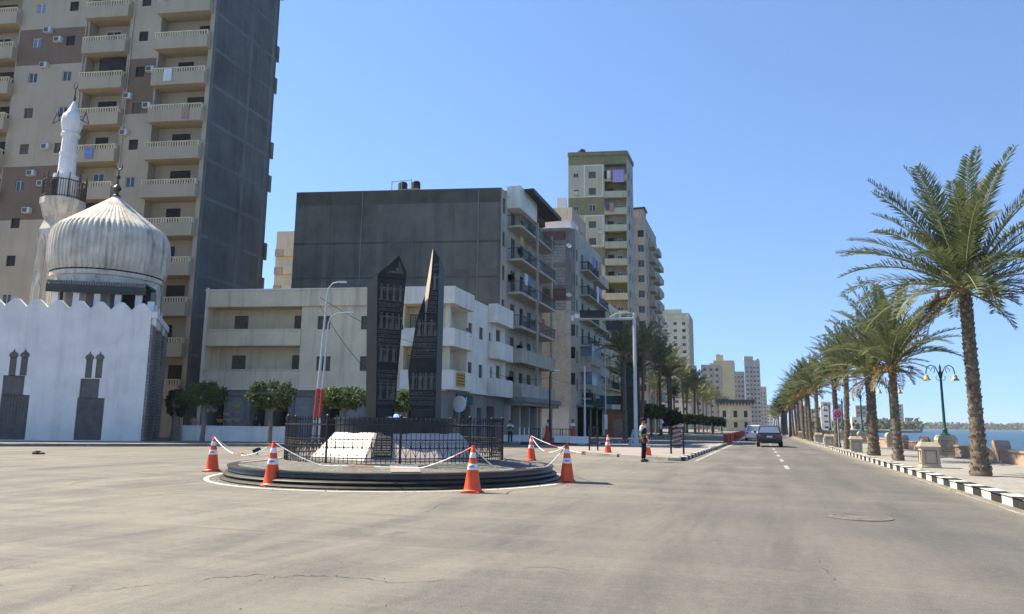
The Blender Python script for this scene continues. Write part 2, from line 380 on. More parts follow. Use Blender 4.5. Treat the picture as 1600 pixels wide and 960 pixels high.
# traffic island
ISL = [(-9.9, 39.2), (-7.0, 36.1), (-3.75, 33.3), (-3.25, 33.5), (-2.55, 65.2), (-3.1, 65.2), (-7.2, 51.2), (-11.6, 47.6), (-11.9, 45.5)]
mb = MB(); mb.prism(ISL, 0, .13); structure('traffic_island', mb, m_isl)
kerb_run('island_kerb', [(-3.1, 33.3), (-2.42, 65.3)], .8, [m_kerbb, m_kerbw], wd=.22)
kerb_run('island_kerb_plain', [(-4.9, 34.12), (-3.75, 33.1), (-3.2, 33.0)], 1.0, [m_kerbg], wd=.22, plain=True)
kerb_run('island_kerb_plain', [(-7.6, 36.5), (-6.4, 35.45)], 1.0, [m_kerbg], wd=.22, plain=True)
kerb_run('island_kerb_plain', [(-9.7, 38.85), (-8.6, 37.55)], 1.0, [m_kerbg], wd=.22, plain=True)
# road paint
mb = MB()
def strip(x0, y0, x1, y1, wd, m=0, z=.004):
    d = V((x1 - x0, y1 - y0)).normalized(); n = V((-d.y, d.x)) * wd / 2
    mb.poly([(x0 - n.x, y0 - n.y, z), (x1 - n.x, y1 - n.y, z), (x1 + n.x, y1 + n.y, z), (x0 + n.x, y0 + n.y, z)], m)
for k in range(30): strip(.98, 29 + 6 * k, .98, 31.6 + 6 * k, .15)
strip(-2.62, 33.5, -1.9, 75, .16); strip(-1.9, 75, -1.75, 300, .16)
strip(4.42, 8, 4.5, 30, .09, 1); strip(4.5, 30, 4.5, 260, .09, 1)
structure('road_marking', mb, [m_paint, m_worn])
m_crk = mat('crack_dark', (.11, .098, .08), .95, .4, 6)
mb = MB(); rc = random.Random(3)
for pl, wd in (([(270, 912), (330, 903), (385, 899), (440, 897)], .05), ([(385, 912), (420, 903), (470, 899), (510, 900), (560, 903), (620, 912), (700, 906)], .06), ([(640, 803), (665, 800), (695, 785)], .05), ([(20, 771), (90, 760), (175, 745)], .07), ([(1272, 865), (1290, 888), (1306, 916)], .035), ([(145, 925), (200, 918), (270, 912)], .04), ([(800, 890), (850, 885), (905, 893)], .04)):
    P = [gp(u, v, .004) for u, v in pl]; Q_ = []
    for a, b in zip(P[:-1], P[1:]):
        for i in range(7): q = a.lerp(b, i / 7); Q_.append(q + V((rc.gauss(0, .03), rc.gauss(0, .03), 0)))
    Q_.append(P[-1]); L = None
    for i in range(len(Q_) - 1):
        d = (Q_[i + 1] - Q_[i]); nn = V((-d.y, d.x, 0)).normalized() * wd * .36 * rc.uniform(.1, 1) * (.25 + math.sin(pi * (i + 1) / len(Q_)))
        R_ = (Q_[i + 1] - nn * .5, Q_[i + 1] + nn * .5)
        if L: mb.poly([L[0], R_[0], R_[1], L[1]])
        else: mb.poly([Q_[0], R_[0], R_[1]])
        L = R_
structure('road_crack', mb, m_crk)
mb = MB(); rp = random.Random(12)
def pebble(x, y, z, r_):
    P = [(x + r_ * rp.uniform(.6, 1.2) * math.cos(q), y + r_ * rp.uniform(.6, 1.2) * math.sin(q), z) for q in (0, 1.6, 3.1, 4.7)]; T_ = (x + r_ * rp.uniform(-.3, .3), y, z + r_ * rp.uniform(.5, .9))
    for k in range(4): mb.poly([P[k], P[(k + 1) % 4], T_])
for i in range(260): a = rp.uniform(0, 6.283); rr_ = 4.72 + abs(rp.gauss(0, .35)); pebble(-9.91 + rr_ * math.cos(a), 19.45 + rr_ * math.sin(a), .002, rp.uniform(.008, .03))
for i in range(420): pebble(XK - abs(rp.gauss(0, .28)) - .02, rp.uniform(9, 60), .002, rp.uniform(.008, .028))
for i in range(160): q = gp(rp.uniform(0, 1600), rp.uniform(720, 955)); pebble(q.x, q.y, .002, rp.uniform(.004, .011))
o = mb.build('road_grit', [mat('grit', (.20, .18, .145), .95, .4, 9)]); o['kind'] = 'stuff'; o['label'] = 'loose grit and small stones on the road'
# sea, far coast
def seamat():
    m = bpy.data.materials.new('sea_water'); m.use_nodes = True; t = m.node_tree; N = t.nodes; L = t.links; b = N['Principled BSDF']
    b.inputs['Base Color'].default_value = (.03, .095, .16, 1); b.inputs['Roughness'].default_value = .3; b.inputs['Specular IOR Level'].default_value = .35
    g = N.new('ShaderNodeNewGeometry'); mp = N.new('ShaderNodeMapping'); mp.inputs['Scale'].default_value = (.35, .9, 1); mp.inputs['Rotation'].default_value = (0, 0, .3); L.new(g.outputs['Position'], mp.inputs[0])
    n = N.new('ShaderNodeTexNoise'); n.inputs['Scale'].default_value = .9; n.inputs['Detail'].default_value = 8; n.inputs['Roughness'].default_value = .65; L.new(mp.outputs[0], n.inputs['Vector'])
    bp = N.new('ShaderNodeBump'); bp.inputs['Strength'].default_value = 1; bp.inputs['Distance'].default_value = .8; L.new(n.outputs[0], bp.inputs['Height']); L.new(bp.outputs[0], b.inputs['Normal'])
    n2 = N.new('ShaderNodeTexNoise'); n2.inputs['Scale'].default_value = .02; n2.inputs['Detail'].default_value = 5
    mp2 = N.new('ShaderNodeMapping'); mp2.inputs['Scale'].default_value = (.4, 1.6, 1); L.new(g.outputs['Position'], mp2.inputs[0]); L.new(mp2.outputs[0], n2.inputs['Vector'])
    mx = N.new('ShaderNodeMix'); mx.data_type = 'RGBA'; mx.inputs[6].default_value = (.016, .05, .082, 1); mx.inputs[7].default_value = (.028, .075, .115, 1); L.new(n2.outputs[0], mx.inputs[0]); L.new(mx.outputs[2], b.inputs['Base Color'])
    return m
mb = MB(); mb.poly([(XS + .3, -300, -1.3), (9000, -300, -1.3), (9000, 9000, -1.3), (XS + .3, 9000, -1.3)]); structure('sea', mb, seamat())
m_land = mat('coast_land', (.30, .27, .20), .95, .3, .05)
mb = MB(); mb.prism([(10.5, 330), (55, 480), (98, 545), (112, 600), (112, 720), (300, 1760), (640, 1640), (1400, 1500), (3000, 1400), (6000, 6000), (10.5, 6000)], -2, .3); structure('coast', mb, m_land)

# ================================================================== BUILDINGS
def rot_of(ux): return math.atan2(ux.y, ux.x)
WCACHE = {}
def win_meshes(w, h, style):
    k = (round(w, 1), round(h, 1), style)
    if k in WCACHE: return WCACHE[k]
    w, h = max(.3, k[0]), max(.3, k[1])
    f = MB(); p = MB(); t = .06
    fm = {'slide': m_alu, 'white': m_trimw, 'dark': m_iron, 'blue': m_trimw, 'shut': m_shut, 'far': m_ggrey, 'open': m_alu}[style]
    pm = {'slide': m_glass, 'white': m_glass, 'dark': m_void, 'blue': m_glassb, 'shut': m_shut, 'far': m_glass, 'open': m_void}[style]
    f.box(-w / 2, -.01, -h / 2, -w / 2 + t, .07, h / 2); f.box(w / 2 - t, -.01, -h / 2, w / 2, .07, h / 2)
    f.box(-w / 2 + t, -.01, -h / 2, w / 2 - t, .07, -h / 2 + t); f.box(-w / 2 + t, -.01, h / 2 - t, w / 2 - t, .07, h / 2)
    if style in ('slide', 'white', 'blue', 'shut', 'far'): f.box(-t / 2, .0, -h / 2 + t, t / 2, .06, h / 2 - t)
    if style == 'white' or style == 'blue': f.box(-w / 2 - .08, -.05, -h / 2 - .09, w / 2 + .08, -.012, -h / 2 - .02)
    y = .03
    p.poly([(-w / 2 + t, y, -h / 2 + t), (w / 2 - t, y, -h / 2 + t), (w / 2 - t, y, h / 2 - t), (-w / 2 + t, y, h / 2 - t)])
    if style == 'open':
        p.poly([(0, y - .02, -h / 2 + t), (w / 2 - t, y - .02, -h / 2 + t), (w / 2 - t, y - .02, h / 2 - t), (0, y - .02, h / 2 - t)], 1)
    WCACHE[k] = (f.mesh('window', [fm]), p.mesh('pane', [pm, m_glassb])); return WCACHE[k]

class Face:
    def __init__(s, O, ux, a0, a1, z0, z1, m=0):
        s.O = V((O[0], O[1], 0)); s.ux = V((ux[0], ux[1], 0)).normalized(); s.n = s.ux.cross(ZZ)
        s.a0, s.a1, s.z0, s.z1, s.m = a0, a1, z0, z1, m; s.holes = []; s.regs = []
    def uv(s, u, v):
        d = ray(u, v); t = (s.O - CC).dot(s.n) / d.dot(s.n); p = CC + d * t; return (p - s.O).dot(s.ux), p.z
    def rect(s, u0, v0, u1, v1):
        um, vm = (u0 + u1) / 2, (v0 + v1) / 2
        return s.uv(u0, vm)[0], s.uv(um, v1)[1], s.uv(u1, vm)[0], s.uv(um, v0)[1]
    def hole(s, a0, z0, a1, z1, dep=.2, back=None, rm=None):
        s.holes.append((max(a0, s.a0 + .02), max(z0, s.z0 + .02), min(a1, s.a1 - .02), min(z1, s.z1 - .02), dep, back, rm))
    def reg(s, a0, z0, a1, z1, m): s.regs.append((a0, z0, a1, z1, m))
    def P(s, a, z, y=0): return s.O + s.ux * a - s.n * y + ZZ * z      # y > 0 goes into the wall
    def emit(s, mb, off):
        A = {s.a0, s.a1}; Zs = {s.z0, s.z1}
        for q in s.holes + s.regs:
            for a in (q[0], q[2]):
                if s.a0 < a < s.a1: A.add(round(a, 3))
            for z in (q[1], q[3]):
                if s.z0 < z < s.z1: Zs.add(round(z, 3))
        A = sorted(A); Zs = sorted(Zs)
        P = lambda a, z, y=0: s.P(a, z, y) - off
        for i in range(len(A) - 1):
            for j in range(len(Zs) - 1):
                am, zm = (A[i] + A[i + 1]) / 2, (Zs[j] + Zs[j + 1]) / 2
                if any(h[0] < am < h[2] and h[1] < zm < h[3] for h in s.holes): continue
                m = s.m
                for r in s.regs:
                    if r[0] < am < r[2] and r[1] < zm < r[3]: m = r[4]
                mb.poly([P(A[i], Zs[j]), P(A[i + 1], Zs[j]), P(A[i + 1], Zs[j + 1]), P(A[i], Zs[j + 1])], m)
        for a0, z0, a1, z1, d, back, rm in s.holes:
            m = s.m if rm is None else rm
            am, zm = (a0 + a1) / 2, (z0 + z1) / 2
            if rm is None:
                for r in s.regs:
                    if r[0] < am < r[2] and r[1] < zm < r[3]: m = r[4]
            mb.poly([P(a0, z0), P(a1, z0), P(a1, z0, d), P(a0, z0, d)], m); mb.poly([P(a0, z1), P(a0, z1, d), P(a1, z1, d), P(a1, z1)], m)
            mb.poly([P(a0, z0), P(a0, z0, d), P(a0, z1, d), P(a0, z1)], m); mb.poly([P(a1, z0), P(a1, z1), P(a1, z1, d), P(a1, z0, d)], m)
            if back is not None: mb.poly([P(a0, z0, d), P(a1, z0, d), P(a1, z1, d), P(a0, z1, d)], back)

class Bld:
    def __init__(s, name, label, O, fr, sdv, wf, D, H, mats, mf=0, ms=0, group=None):
        s.O = V((O[0], O[1], 0)); s.fr = V((fr[0], fr[1], 0)).normalized(); s.sd = V((sdv[0], sdv[1], 0)).normalized()
        s.wf, s.D, s.H, s.mats = wf, D, H, mats
        s.root = thing(name, label, 'building', s.O, 0, group)
        s.F = Face(s.O, s.fr, -wf, 0, 0, H, mf); s.S = Face(s.O, s.sd, 0, D, 0, H, ms)
    def win(s, face, rect, style='slide', inset=.12, hole=True, y=None):
        a0, z0, a1, z1 = rect
        if hole: face.hole(a0, z0, a1, z1, .28)
        fm, pm = win_meshes(a1 - a0, z1 - z0, style)
        o = link(fm, 'window', s.root, face.P((a0 + a1) / 2, (z0 + z1) / 2, inset if y is None else y) - s.O, rot_of(face.ux))
        link(pm, 'pane', o); return o
    def balcony(s, face, a0, a1, z, mats, h=1.0, prot=.7, thick=.12, bal=None, slab=.14, style='solid', inside=0):
        k = ('b', round(a1 - a0, 1), round(h, 2), round(prot, 2), style, bal, tuple(m.name for m in mats), slab)
        if k not in WCACHE:
            w = round(a1 - a0, 1); mb = MB(); rb = None
            mb.box(0, -prot, -slab, w, -.004, 0)
            hs = h - (bal or 0) if style != 'rail' else 0
            if hs > 0:
                mb.box(0, -prot, .002, w, -prot + thick, hs); mb.box(0, -prot + thick + .001, .002, thick, -.004, hs); mb.box(w - thick, -prot + thick + .001, .002, w, -.004, hs)
            if bal or style == 'rail':
                rb = MB(); z0 = hs; hh = h - hs
                pts = []
                st = .24 if style != 'rail' else .17
                n = max(2, int(w / st)); pts += [(.06 + (w - .12) * i / n, -prot + .06) for i in range(n + 1)]
                n2 = max(1, int(prot / st)); pts += [(x, -prot + .06 + (prot - .1) * i / n2) for i in range(1, n2) for x in (.06, w - .06)]
                rr = .045 if style != 'rail' else .011
                for x, y in pts:
                    rb.box(x - rr, y - rr, z0 + .001, x + rr, y + rr, z0 + hh - .07)
                tk = .075 if style != 'rail' else .025
                rb.box(-.01, -prot - .015, z0 + hh - .07, w + .01, -prot + 2 * tk, z0 + hh); rb.box(-.01, -prot + 2 * tk + .001, z0 + hh - .07, 2 * tk, -.005, z0 + hh); rb.box(w - 2 * tk, -prot + 2 * tk + .001, z0 + hh - .07, w + .01, -.005, z0 + hh)
            WCACHE[k] = (mb.mesh('balcony', [mats[0]]), rb.mesh('balustrade', [mats[-1]]) if rb else None)
        b, r = WCACHE[k]
        o = link(b, 'balcony', s.root, face.P(a0, z) - s.O, rot_of(face.ux))
        if r: link(r, 'balustrade', o)
        return o
    def part(s, name, mb, mats, loc=None): return mb.build(name, mats, s.root, loc)
    def fbox(s, mb, face, a0, y0, z0, a1, y1, z1, m=0):      # box in facade coordinates, y<0 stands proud
        Mx = Matrix.Translation(face.O - s.O) @ Matrix.Rotation(rot_of(face.ux), 4, 'Z'); mb.box(a0, y0, z0, a1, y1, z1, m, Mx)
    def finish(s, roofm=None):
        mb = MB(); s.F.emit(mb, s.O); s.S.emit(mb, s.O)
        A = s.fr * -s.wf; B = A + s.sd * s.D; C = s.sd * s.D; up = ZZ * s.H
        mb.poly([A, A + up, B + up, B], s.F.m); mb.poly([B, B + up, C + up, C], s.F.m)
        zr = ZZ * (s.H - .5)
        mb.poly([zr, C + zr, B + zr, A + zr], s.F.m if roofm is None else roofm)
        mb.poly([A, V((0, 0, 0)), C, B], s.F.m)
        return mb.build('wall', s.mats, s.root)

NY = V((0, 1, 0))
FRD = (at(697, 55) - at(318, 57.5)); FRD.z = 0; FRD.normalize()

# ---------------- tower
O = at(291, 62, 5)
T = Bld('apartment_tower', 'tall beige apartment tower with stacked balconies and blank dark side wall behind the mosque', O, FRD, V((-.03, 1, 0)), 27, 9.4, 52, [m_beige, m_brown, m_tside, m_tband, m_void], 0, 2)
f = T.F
zt = [f.uv(280, 283 - 56.6 * k)[1] for k in range(-6, 7)]
z0 = f.uv(280, 283)[1]; fl = f.uv(280, 110)[1]; fl = (fl - z0) / 3.0
# columns measured as distance from the right corner
def acol(u, v): return f.uv(u, v)[0]
cr0, cr1 = acol(240, 168), acol(318, 168); cm0, cm1 = acol(126, 175), acol(190, 175); wx = acol(214, 165); w1x, w2x = acol(45, 172), acol(98, 172)
cl1 = acol(14, 180); cl0 = cl1 - 4.2
NF = int((52 - z0) / fl) + 1; k0 = -int(z0 / fl)
styles = ['dark', 'slide', 'shut', 'dark', 'blue', 'slide', 'dark']
for k in range(k0, NF):
    zp = z0 + fl * k                      # top of parapet
    if zp > 51 or zp < 2: continue
    for ci, (a0, a1) in enumerate(((cr0, cr1), (cm0, cm1), (cl0, cl1))):
        f.hole(a0, zp - 1.15, a1, zp + fl - 1.62, 1.05, 0)
        T.balcony(f, a0 - .12, a1 + .12, zp - 1.5, [m_beige, m_cream], h=1.5, prot=.6, bal=.45, slab=.12)
        ww = rnd.uniform(1.0, 1.9); aw = a0 + .8 + rnd.random() * (a1 - a0 - ww - 1.2)
        if ci == 1 and k % 4 == 3:
            T.win(f, (a0 + 1.2, zp - .2, a1 - .1, zp + fl - 1.75), 'dark', hole=False, y=.25)
        else:
            T.win(f, (aw, zp - .9, aw + ww, zp + 1.28), rnd.choice(['dark', 'slide', 'dark']), hole=False, y=.98)
    for wxx in (wx, w1x, w2x):
        T.win(f, (wxx - .45, zp - .42, wxx + .45, zp + .55), rnd.choice(styles), inset=.1)
for (u0, v0, u1, v1, ca, cb) in ((27, 45, 128, 101, cl1 + .1, cm0 - .15), (196, 92, 240, 178, cm1 + .15, cr0 - .15), (-60, 262, 60, 345, cl1 + .1, cm0 - .15)):
    _, za, _, zb = f.rect(u0, v0, u1, v1); f.reg(ca, za, cb, zb, 1)
for k in range(k0, NF + 1):
    z = z0 + fl * k - 1.55
    if 1 < z < 51: T.S.reg(0, z, 9.4, z + .3, 3)
for a in (0, 5.2, 8.6): T.S.reg(a, 0, a + .4, 52, 3)
for k_ in range(14):
    z_ = z0 + fl * ((k_ % 7) - 2) + (.9 if k_ % 2 else -.1); a_ = (wx + .75, w1x + .8, w2x - 1.5, wx - 1.25)[k_ % 4]; mb = MB(); T.fbox(mb, T.F, a_, -.36, z_, a_ + .75, -.01, z_ + .5); o_ = T.part('air_conditioner', mb, [m_alu]); mb = MB(); T.fbox(mb, T.F, a_ + .07, -.375, z_ + .06, a_ + .5, -.361, z_ + .44); mb.build('fan_grille', [m_gril], o_)
for a_ in (wx - 1.15, cm0 - .35): mb = MB(); T.fbox(mb, T.F, a_, -.09, .2, a_ + .08, -.01, 51.5); T.part('drain_pipe', mb, [m_grey])
# small balconies seen edge-on at the far end of the blank wall
for k in range(k0, NF):
    z = z0 + fl * k - 1.4
    if 6 < z < 50 and k % 3: T.balcony(T.S, 9.3, 9.7, z, [m_dark], h=1.5, prot=rnd.choice([.08, .12, .16]), slab=.2)
T.finish()

# ---------------- white three storey corner building
O = at(697, 55)
W = Bld('corner_house', 'white three-storey corner house with long recessed balconies and brown shutters', O, FRD, V((-.02, 1, 0)), 19.6, 14.0, 11.67, [m_cream, m_white, m_ggrey, m_void, m_shutg, m_conc], 0, 1)
f = W.F; g = W.S
f.reg(-19.6, 0, 0, 3.95, 2); g.reg(0, 0, 14, 3.95, 2)
aL0 = -19.45; aL1 = f.uv(471, 500)[0]
for z0_, z1_ in ((8.5, 10.35), (5.35, 7.28)): f.hole(aL0, z0_ - 1.15, aL1, z1_, 1.35, 0)
ac = f.uv(632, 500)[0]
for z0_, z1_ in ((8.5, 10.35), (5.35, 7.28)):
    f.hole(ac, z0_ - 1.15, -.3, z1_, 1.3, 0); g.hole(.3, z0_ - 1.15, 3.9, z1_, 1.2, 1)
for (u0, v0, u1, v1) in ((354, 490, 374, 530), (449, 490, 470, 530), (349, 553, 370, 594), (445, 553, 466, 594), (633, 488, 652, 528), (628, 552, 647, 592)):
    W.win(f, f.rect(u0, v0, u1, v1), 'shut', hole=False, y=1.27)
for (u0, v0, u1, v1) in ((496, 494, 516, 515), (564, 494, 582, 515), (494, 557, 516, 580), (562, 557, 580, 580)):
    W.win(f, f.rect(u0, v0, u1, v1), 'shut')
for (u0, v0, u1, v1) in ((732, 505, 738, 525), (749, 512, 755, 531), (731, 566, 737.5, 587), (748, 570, 754, 591)):
    W.win(g, g.rect(u0, v0, u1, v1), 'shut')
for (u0, v0, u1, v1) in ((704, 500, 709.5, 519), (711, 500, 718, 521), (706, 563, 713, 585)):
    W.win(g, g.rect(u0, v0, u1, v1), 'shut', hole=False, y=1.12)
mb = MB()
for z0_, z1_ in ((7.3, 8.52), (4.02, 5.38)): W.fbox(mb, f, aL0 - .1, -.14, z0_, aL1 + .05, -.003, z1_)
for z0_, z1_ in ((7.3, 8.52), (4.02, 5.38)): W.fbox(mb, f, aL0 - .12, -.19, z1_ + .002, aL1 + .07, .05, z1_ + .08)
W.part('balcony', mb, [m_cream])
mb = MB()
for z0_, z1_ in ((7.2, 8.55), (3.98, 5.42)):
    W.fbox(mb, f, ac - .05, -.55, z0_, .55, -.003, z1_); W.fbox(mb, g, .006, -.55, z0_, 4.0, -.003, z1_)
W.part('corner_balcony', mb, [m_white])
mb = MB()
W.fbox(mb, f, -19.65, -.16, 10.37, ac - .1, -.003, 11.66, 1); W.fbox(mb, f, ac - .095, -.55, 10.4, .55, -.003, 11.72); W.fbox(mb, g, .006, -.55, 10.4, 4.0, -.003, 11.72)
W.part('parapet', mb, [m_white, m_cream])
mb = MB(); W.fbox(mb, f, -19.7, -.22, 11.66, ac - .1, .12, 11.76); W.fbox(mb, f, -19.6, -.25, 3.88, -.03, -.002, 4.0); W.fbox(mb, g, 4.1, -.2, 3.9, 14, -.002, 4.0)
W.fbox(mb, f, -19.63, -.19, .01, -19.46, -.003, 11.9); W.part('coping', mb, [m_white])
# boxed balconies at the far end of the side wall
ab0 = g.uv(763, 500)[0]; ab1 = 13.95
for zt_, hh in ((11.9, 1.5), (8.6, 1.35), (5.4, 1.4)):
    W.balcony(g, ab0, ab1, zt_ - hh, [m_white], h=hh, prot=.8)
for (u0, v0, u1, v1) in ((764, 520, 767, 537), (775, 516, 782, 538), (775, 572, 783, 594), (766, 574, 769, 592)):
    W.win(g, g.rect(u0, v0, u1, v1), 'shut')
# shops on the ground floor
for (u0, v0, u1, v1, kind) in ((324, 622, 349, 680, 'v'), (352, 614, 385, 690, 's'), (390, 622, 414, 672, 'v'), (424, 622, 449, 690, 'v'), (458, 618, 486, 690, 's'), (500, 618, 530, 690, 'v'), (538, 618, 566, 690, 's'), (630, 618, 655, 690, 'v')):
    a0, z0_, a1, z1_ = f.rect(u0, v0, u1, v1); z0_ = max(.16, z0_)
    if kind == 'v': f.hole(a0, z0_, a1, 3.3, 2.2, 3, 2)
    else:
        f.hole(a0, .16, a1, 3.45, .25, None, 2); mb = MB(); W.fbox(mb, f, a0, .2, .16, a1, .24, 3.45); W.part('roller_shutter', mb, [m_shutg])
for (u0, u1, zt_) in ((708, 716, 3.2), (719, 735, 2.9), (745, 752, 2.8), (760, 772, 3.0)):
    a0 = g.uv(u0, 650)[0]; a1 = g.uv(u1, 650)[0]; g.hole(a0, .16, a1, zt_, 1.2, 3, 2)
mb = MB(); a0 = g.uv(712, 610)[0]; a1 = g.uv(737, 610)[0]; W.fbox(mb, g, a0, -.12, 3.0, a1, -.004, 3.75)
sgn = W.part('shop_sign', mb, [m_teal])
mb = MB()
for i in range(7): W.fbox(mb, g, a0 + .25 + i * .28, -.135, 3.28, a0 + .42 + i * .28, -.122, 3.45 + .12 * (i % 3 == 0)); W.fbox(mb, g, a0 + .22 + i * .28, -.135, 3.24, a0 + .48 + i * .28, -.122, 3.275)
o = mb.build('lettering', [m_cwhite], sgn)
mb = MB(); p = g.P(g.uv(707, 625)[0], 0) - W.O; c = V((.55, p.y, 2.95))
mb.tube([c + V((-.02, -.06, 0)), c + V((.02, .06, 0))], .62, 20); W.part('round_sign', mb, [m_cwhite])
W.finish()
# yellow advertising cloth on the lower corner balcony
mb = MB(); p0 = g.uv(703, 590)[0]; Mx = Matrix.Translation(g.O) @ Matrix.Rotation(rot_of(g.ux), 4, 'Z')
for i in range(6): mb.box(.3 + i * .28, -.62 - .015 * (i % 2), 4.25, .3 + (i + 1) * .28, -.59 - .015 * (i % 2), 5.3 + .05 * (i % 2), 0, Mx)
for r in range(4):
    for i in range(5): mb.box(.4 + i * .32, -.66, 4.4 + r * .22, .58 + i * .32 + .08 * ((i + r) % 2), -.637, 4.49 + r * .22, 1, Mx)
tag(mb.build('cloth_banner', [m_yell, m_wood]), 'yellow cloth banner with dark lettering hung on the corner house lower balcony', 'banner')

# ---------------- dark walled block with street balconies
O = V((-22.14, 63.25, 0))
pL = at(441, 69.2); frB = (O - pL); frB.z = 0
B = Bld('apartment_block', 'seven-storey block with a huge blank dark grey wall and balconies over the street', O, frB, NY, frB.length, 14.2, 23.6, [m_dark, m_darkrim, m_grey, m_void, m_darkband, m_white], 0, 2)
for k_ in range(11):
    z_ = 4.15 + 3.25 * (k_ % 6) + 1.2; a_ = (2.2, 5.1, 10.4)[k_ % 3]; mb = MB(); B.fbox(mb, B.S, a_, -.38, z_, a_ + .8, -.02, z_ + .55); o_ = B.part('air_conditioner', mb, [m_alu]); mb = MB(); B.fbox(mb, B.S, a_ + .08, -.395, z_ + .08, a_ + .56, -.381, z_ + .47); mb.build('fan_grille', [m_gril], o_)
for a_ in (-2.2, -13.5): mb = MB(); B.fbox(mb, B.F, a_, -.1, 11, a_ + .09, -.01, 23.4); B.part('drain_pipe', mb, [m_ggrey])
B.F.reg(-60, 22.2, 5, 24, 1)
for q in ((-5.6, 11, -5.1, 22.2), (-11.9, 11, -11.4, 22.2), (-17.2, 11, -16.7, 22.2), (-9.6, 18.9, -6.4, 22.2), (-16.2, 12.5, -12.4, 15.2), (-4.4, 15.8, -.3, 22.2), (-21.3, 11, -5.1, 11.9)): B.F.reg(*q, 4)
for z_ in (14.9, 18.3): B.F.reg(-60, z_, 5, z_ + .22, 1)
g = B.S
fz = [4.15 + 3.25 * k for k in range(6)]
for k, z in enumerate(fz):
    for (a0, a1, st) in ((.5, 1.3, 'shut'), (3.0, 4.4, 'shut'), (6.0, 7.2, 'dark'), (8.6, 10.0, 'shut'), (11.4, 12.6, 'slide')):
        B.win(g, (a0, z + (.9 if a0 < 1 else .05), a1, z + 2.35), st if rnd.random() < .75 else 'slide')
    if k < 2:
        B.balcony(g, 2.0, 14.0, z, [m_grey, m_iron], h=1.1, prot=1.55, slab=.22); 
    elif k == 5:
        B.balcony(g, 2.0, 7.0, z, [m_grey, m_gril], h=1.05, prot=1.4, style='rail', slab=.2); B.balcony(g, 7.6, 14.0, z, [m_grey, m_gril], h=1.05, prot=1.5, style='rail', slab=.2)
    else:
        B.balcony(g, 2.0, 7.2, z, [m_grey, m_gril], h=1.05, prot=1.45, style='rail', slab=.22); B.balcony(g, 7.8, 14.1, z, [m_grey, m_gril], h=1.05, prot=1.6, style='rail', slab=.22)
B.balcony(g, 1.6, 7.4, 22.2, [m_white], h=2.0, prot=1.35, slab=.2)
mb = MB()
for a in (7.35, 12.9): B.fbox(mb, g, a, -1.5, .15, a + .22, -1.28, 22.0)
B.part('column', mb, [m_grey])
mb = MB(); B.fbox(mb, g, 1.5, -1.9, 3.2, 14.3, -.05, 3.55); B.fbox(mb, g, 1.4, -2.1, 3.55, 14.4, -.05, 3.98); B.part('awning', mb, [m_ggrey])
for i in range(4): g.hole(1.8 + i * 3.1, .16, 4.2 + i * 3.1, 3.1, 1.5, 3, 2)
mb = MB()
for i in range(4): mb = MB(); B.fbox(mb, g, 1.25 + i * 3.1, -.6, .15, 1.7 + i * 3.1, -.01, 3.19); B.part('pier', mb, [m_grey])
# corrugated roof shed
mb = MB(); Mx = Matrix.Translation(V((0, 0, 0)))
zs = zof(O + V((2.3, 3.0, 0)), 294.5)
mb.box(-5, 3.4, 23.1, .6, 13.2, zs - .3, 1); mb.poly([(-5.5, 3.0, zs - .02), (2.3, 3.0, zs - .02), (2.3, 13.6, zs - .3), (-5.5, 13.6, zs - .3)]); mb.poly([(-5.5, 3.0, zs - .14), (2.3, 3.0, zs - .14), (2.3, 13.6, zs - .42), (-5.5, 13.6, zs - .42)])
mb.box(-5.5, 2.95, zs - .2, 2.3, 3.0, zs); mb.box(2.3, 2.95, zs - .5, 2.35, 13.6, zs - .05)
B.part('roof_shed', mb, [m_tin, m_brickr])
# small stair room carrying the tanks
pt_ = at(637, 73, 23); q = pt_ - O
mb = MB(); mb.box(q.x - 1.45, q.y - .8, 23.0, q.x + 1.45, q.y + 1.6, 25.05); B.part('stair_room', mb, [m_pink])
mb = MB()
for dx in (-1.5, -.4, .7): mb.box(q.x + dx, q.y - .86, 23.3, q.x + dx + .06, q.y - .8, 26.0)
mb.box(q.x - 1.5, q.y - .86, 25.9, q.x + .76, q.y - .83, 25.96); B.part('roof_rail', mb, [m_alu])
B.finish()
def tank(p, r, h, label, cat='water tank', m=None, group='rooftop water tanks'):
    mb = MB(); prof = [(r * .96, 0), (r, .05 * h)]
    for i in range(1, 6): z = h * (.1 + .13 * i); prof += [(r, z - .04), (r * .955, z), (r, z + .04)]
    prof += [(r, .82 * h), (r * .8, .93 * h), (r * .35, .95 * h), (r * .33, h), (.01, h)]
    mb.lathe(prof, 16); return tag(mb.build('water_tank', [m or m_tank], None, p), label, cat, group)
tank(O + V((q.x - .75, q.y + .2, 25.05)), .48, 1.15, 'left black water tank of the pair on the dark block stair room')
tank(O + V((q.x + .75, q.y + .2, 25.05)), .46, 1.1, 'right black water tank of the pair on the dark block stair room')
tank(O + V((q.x + .05, q.y + .9, 25.05)), .3, .6, 'small low black tank between two big tanks on the dark block')
tank(O + V((q.x + 2.9, q.y + .4, 23.1)), .5, .95, 'lone black tank on the dark block roof right of the stair room')

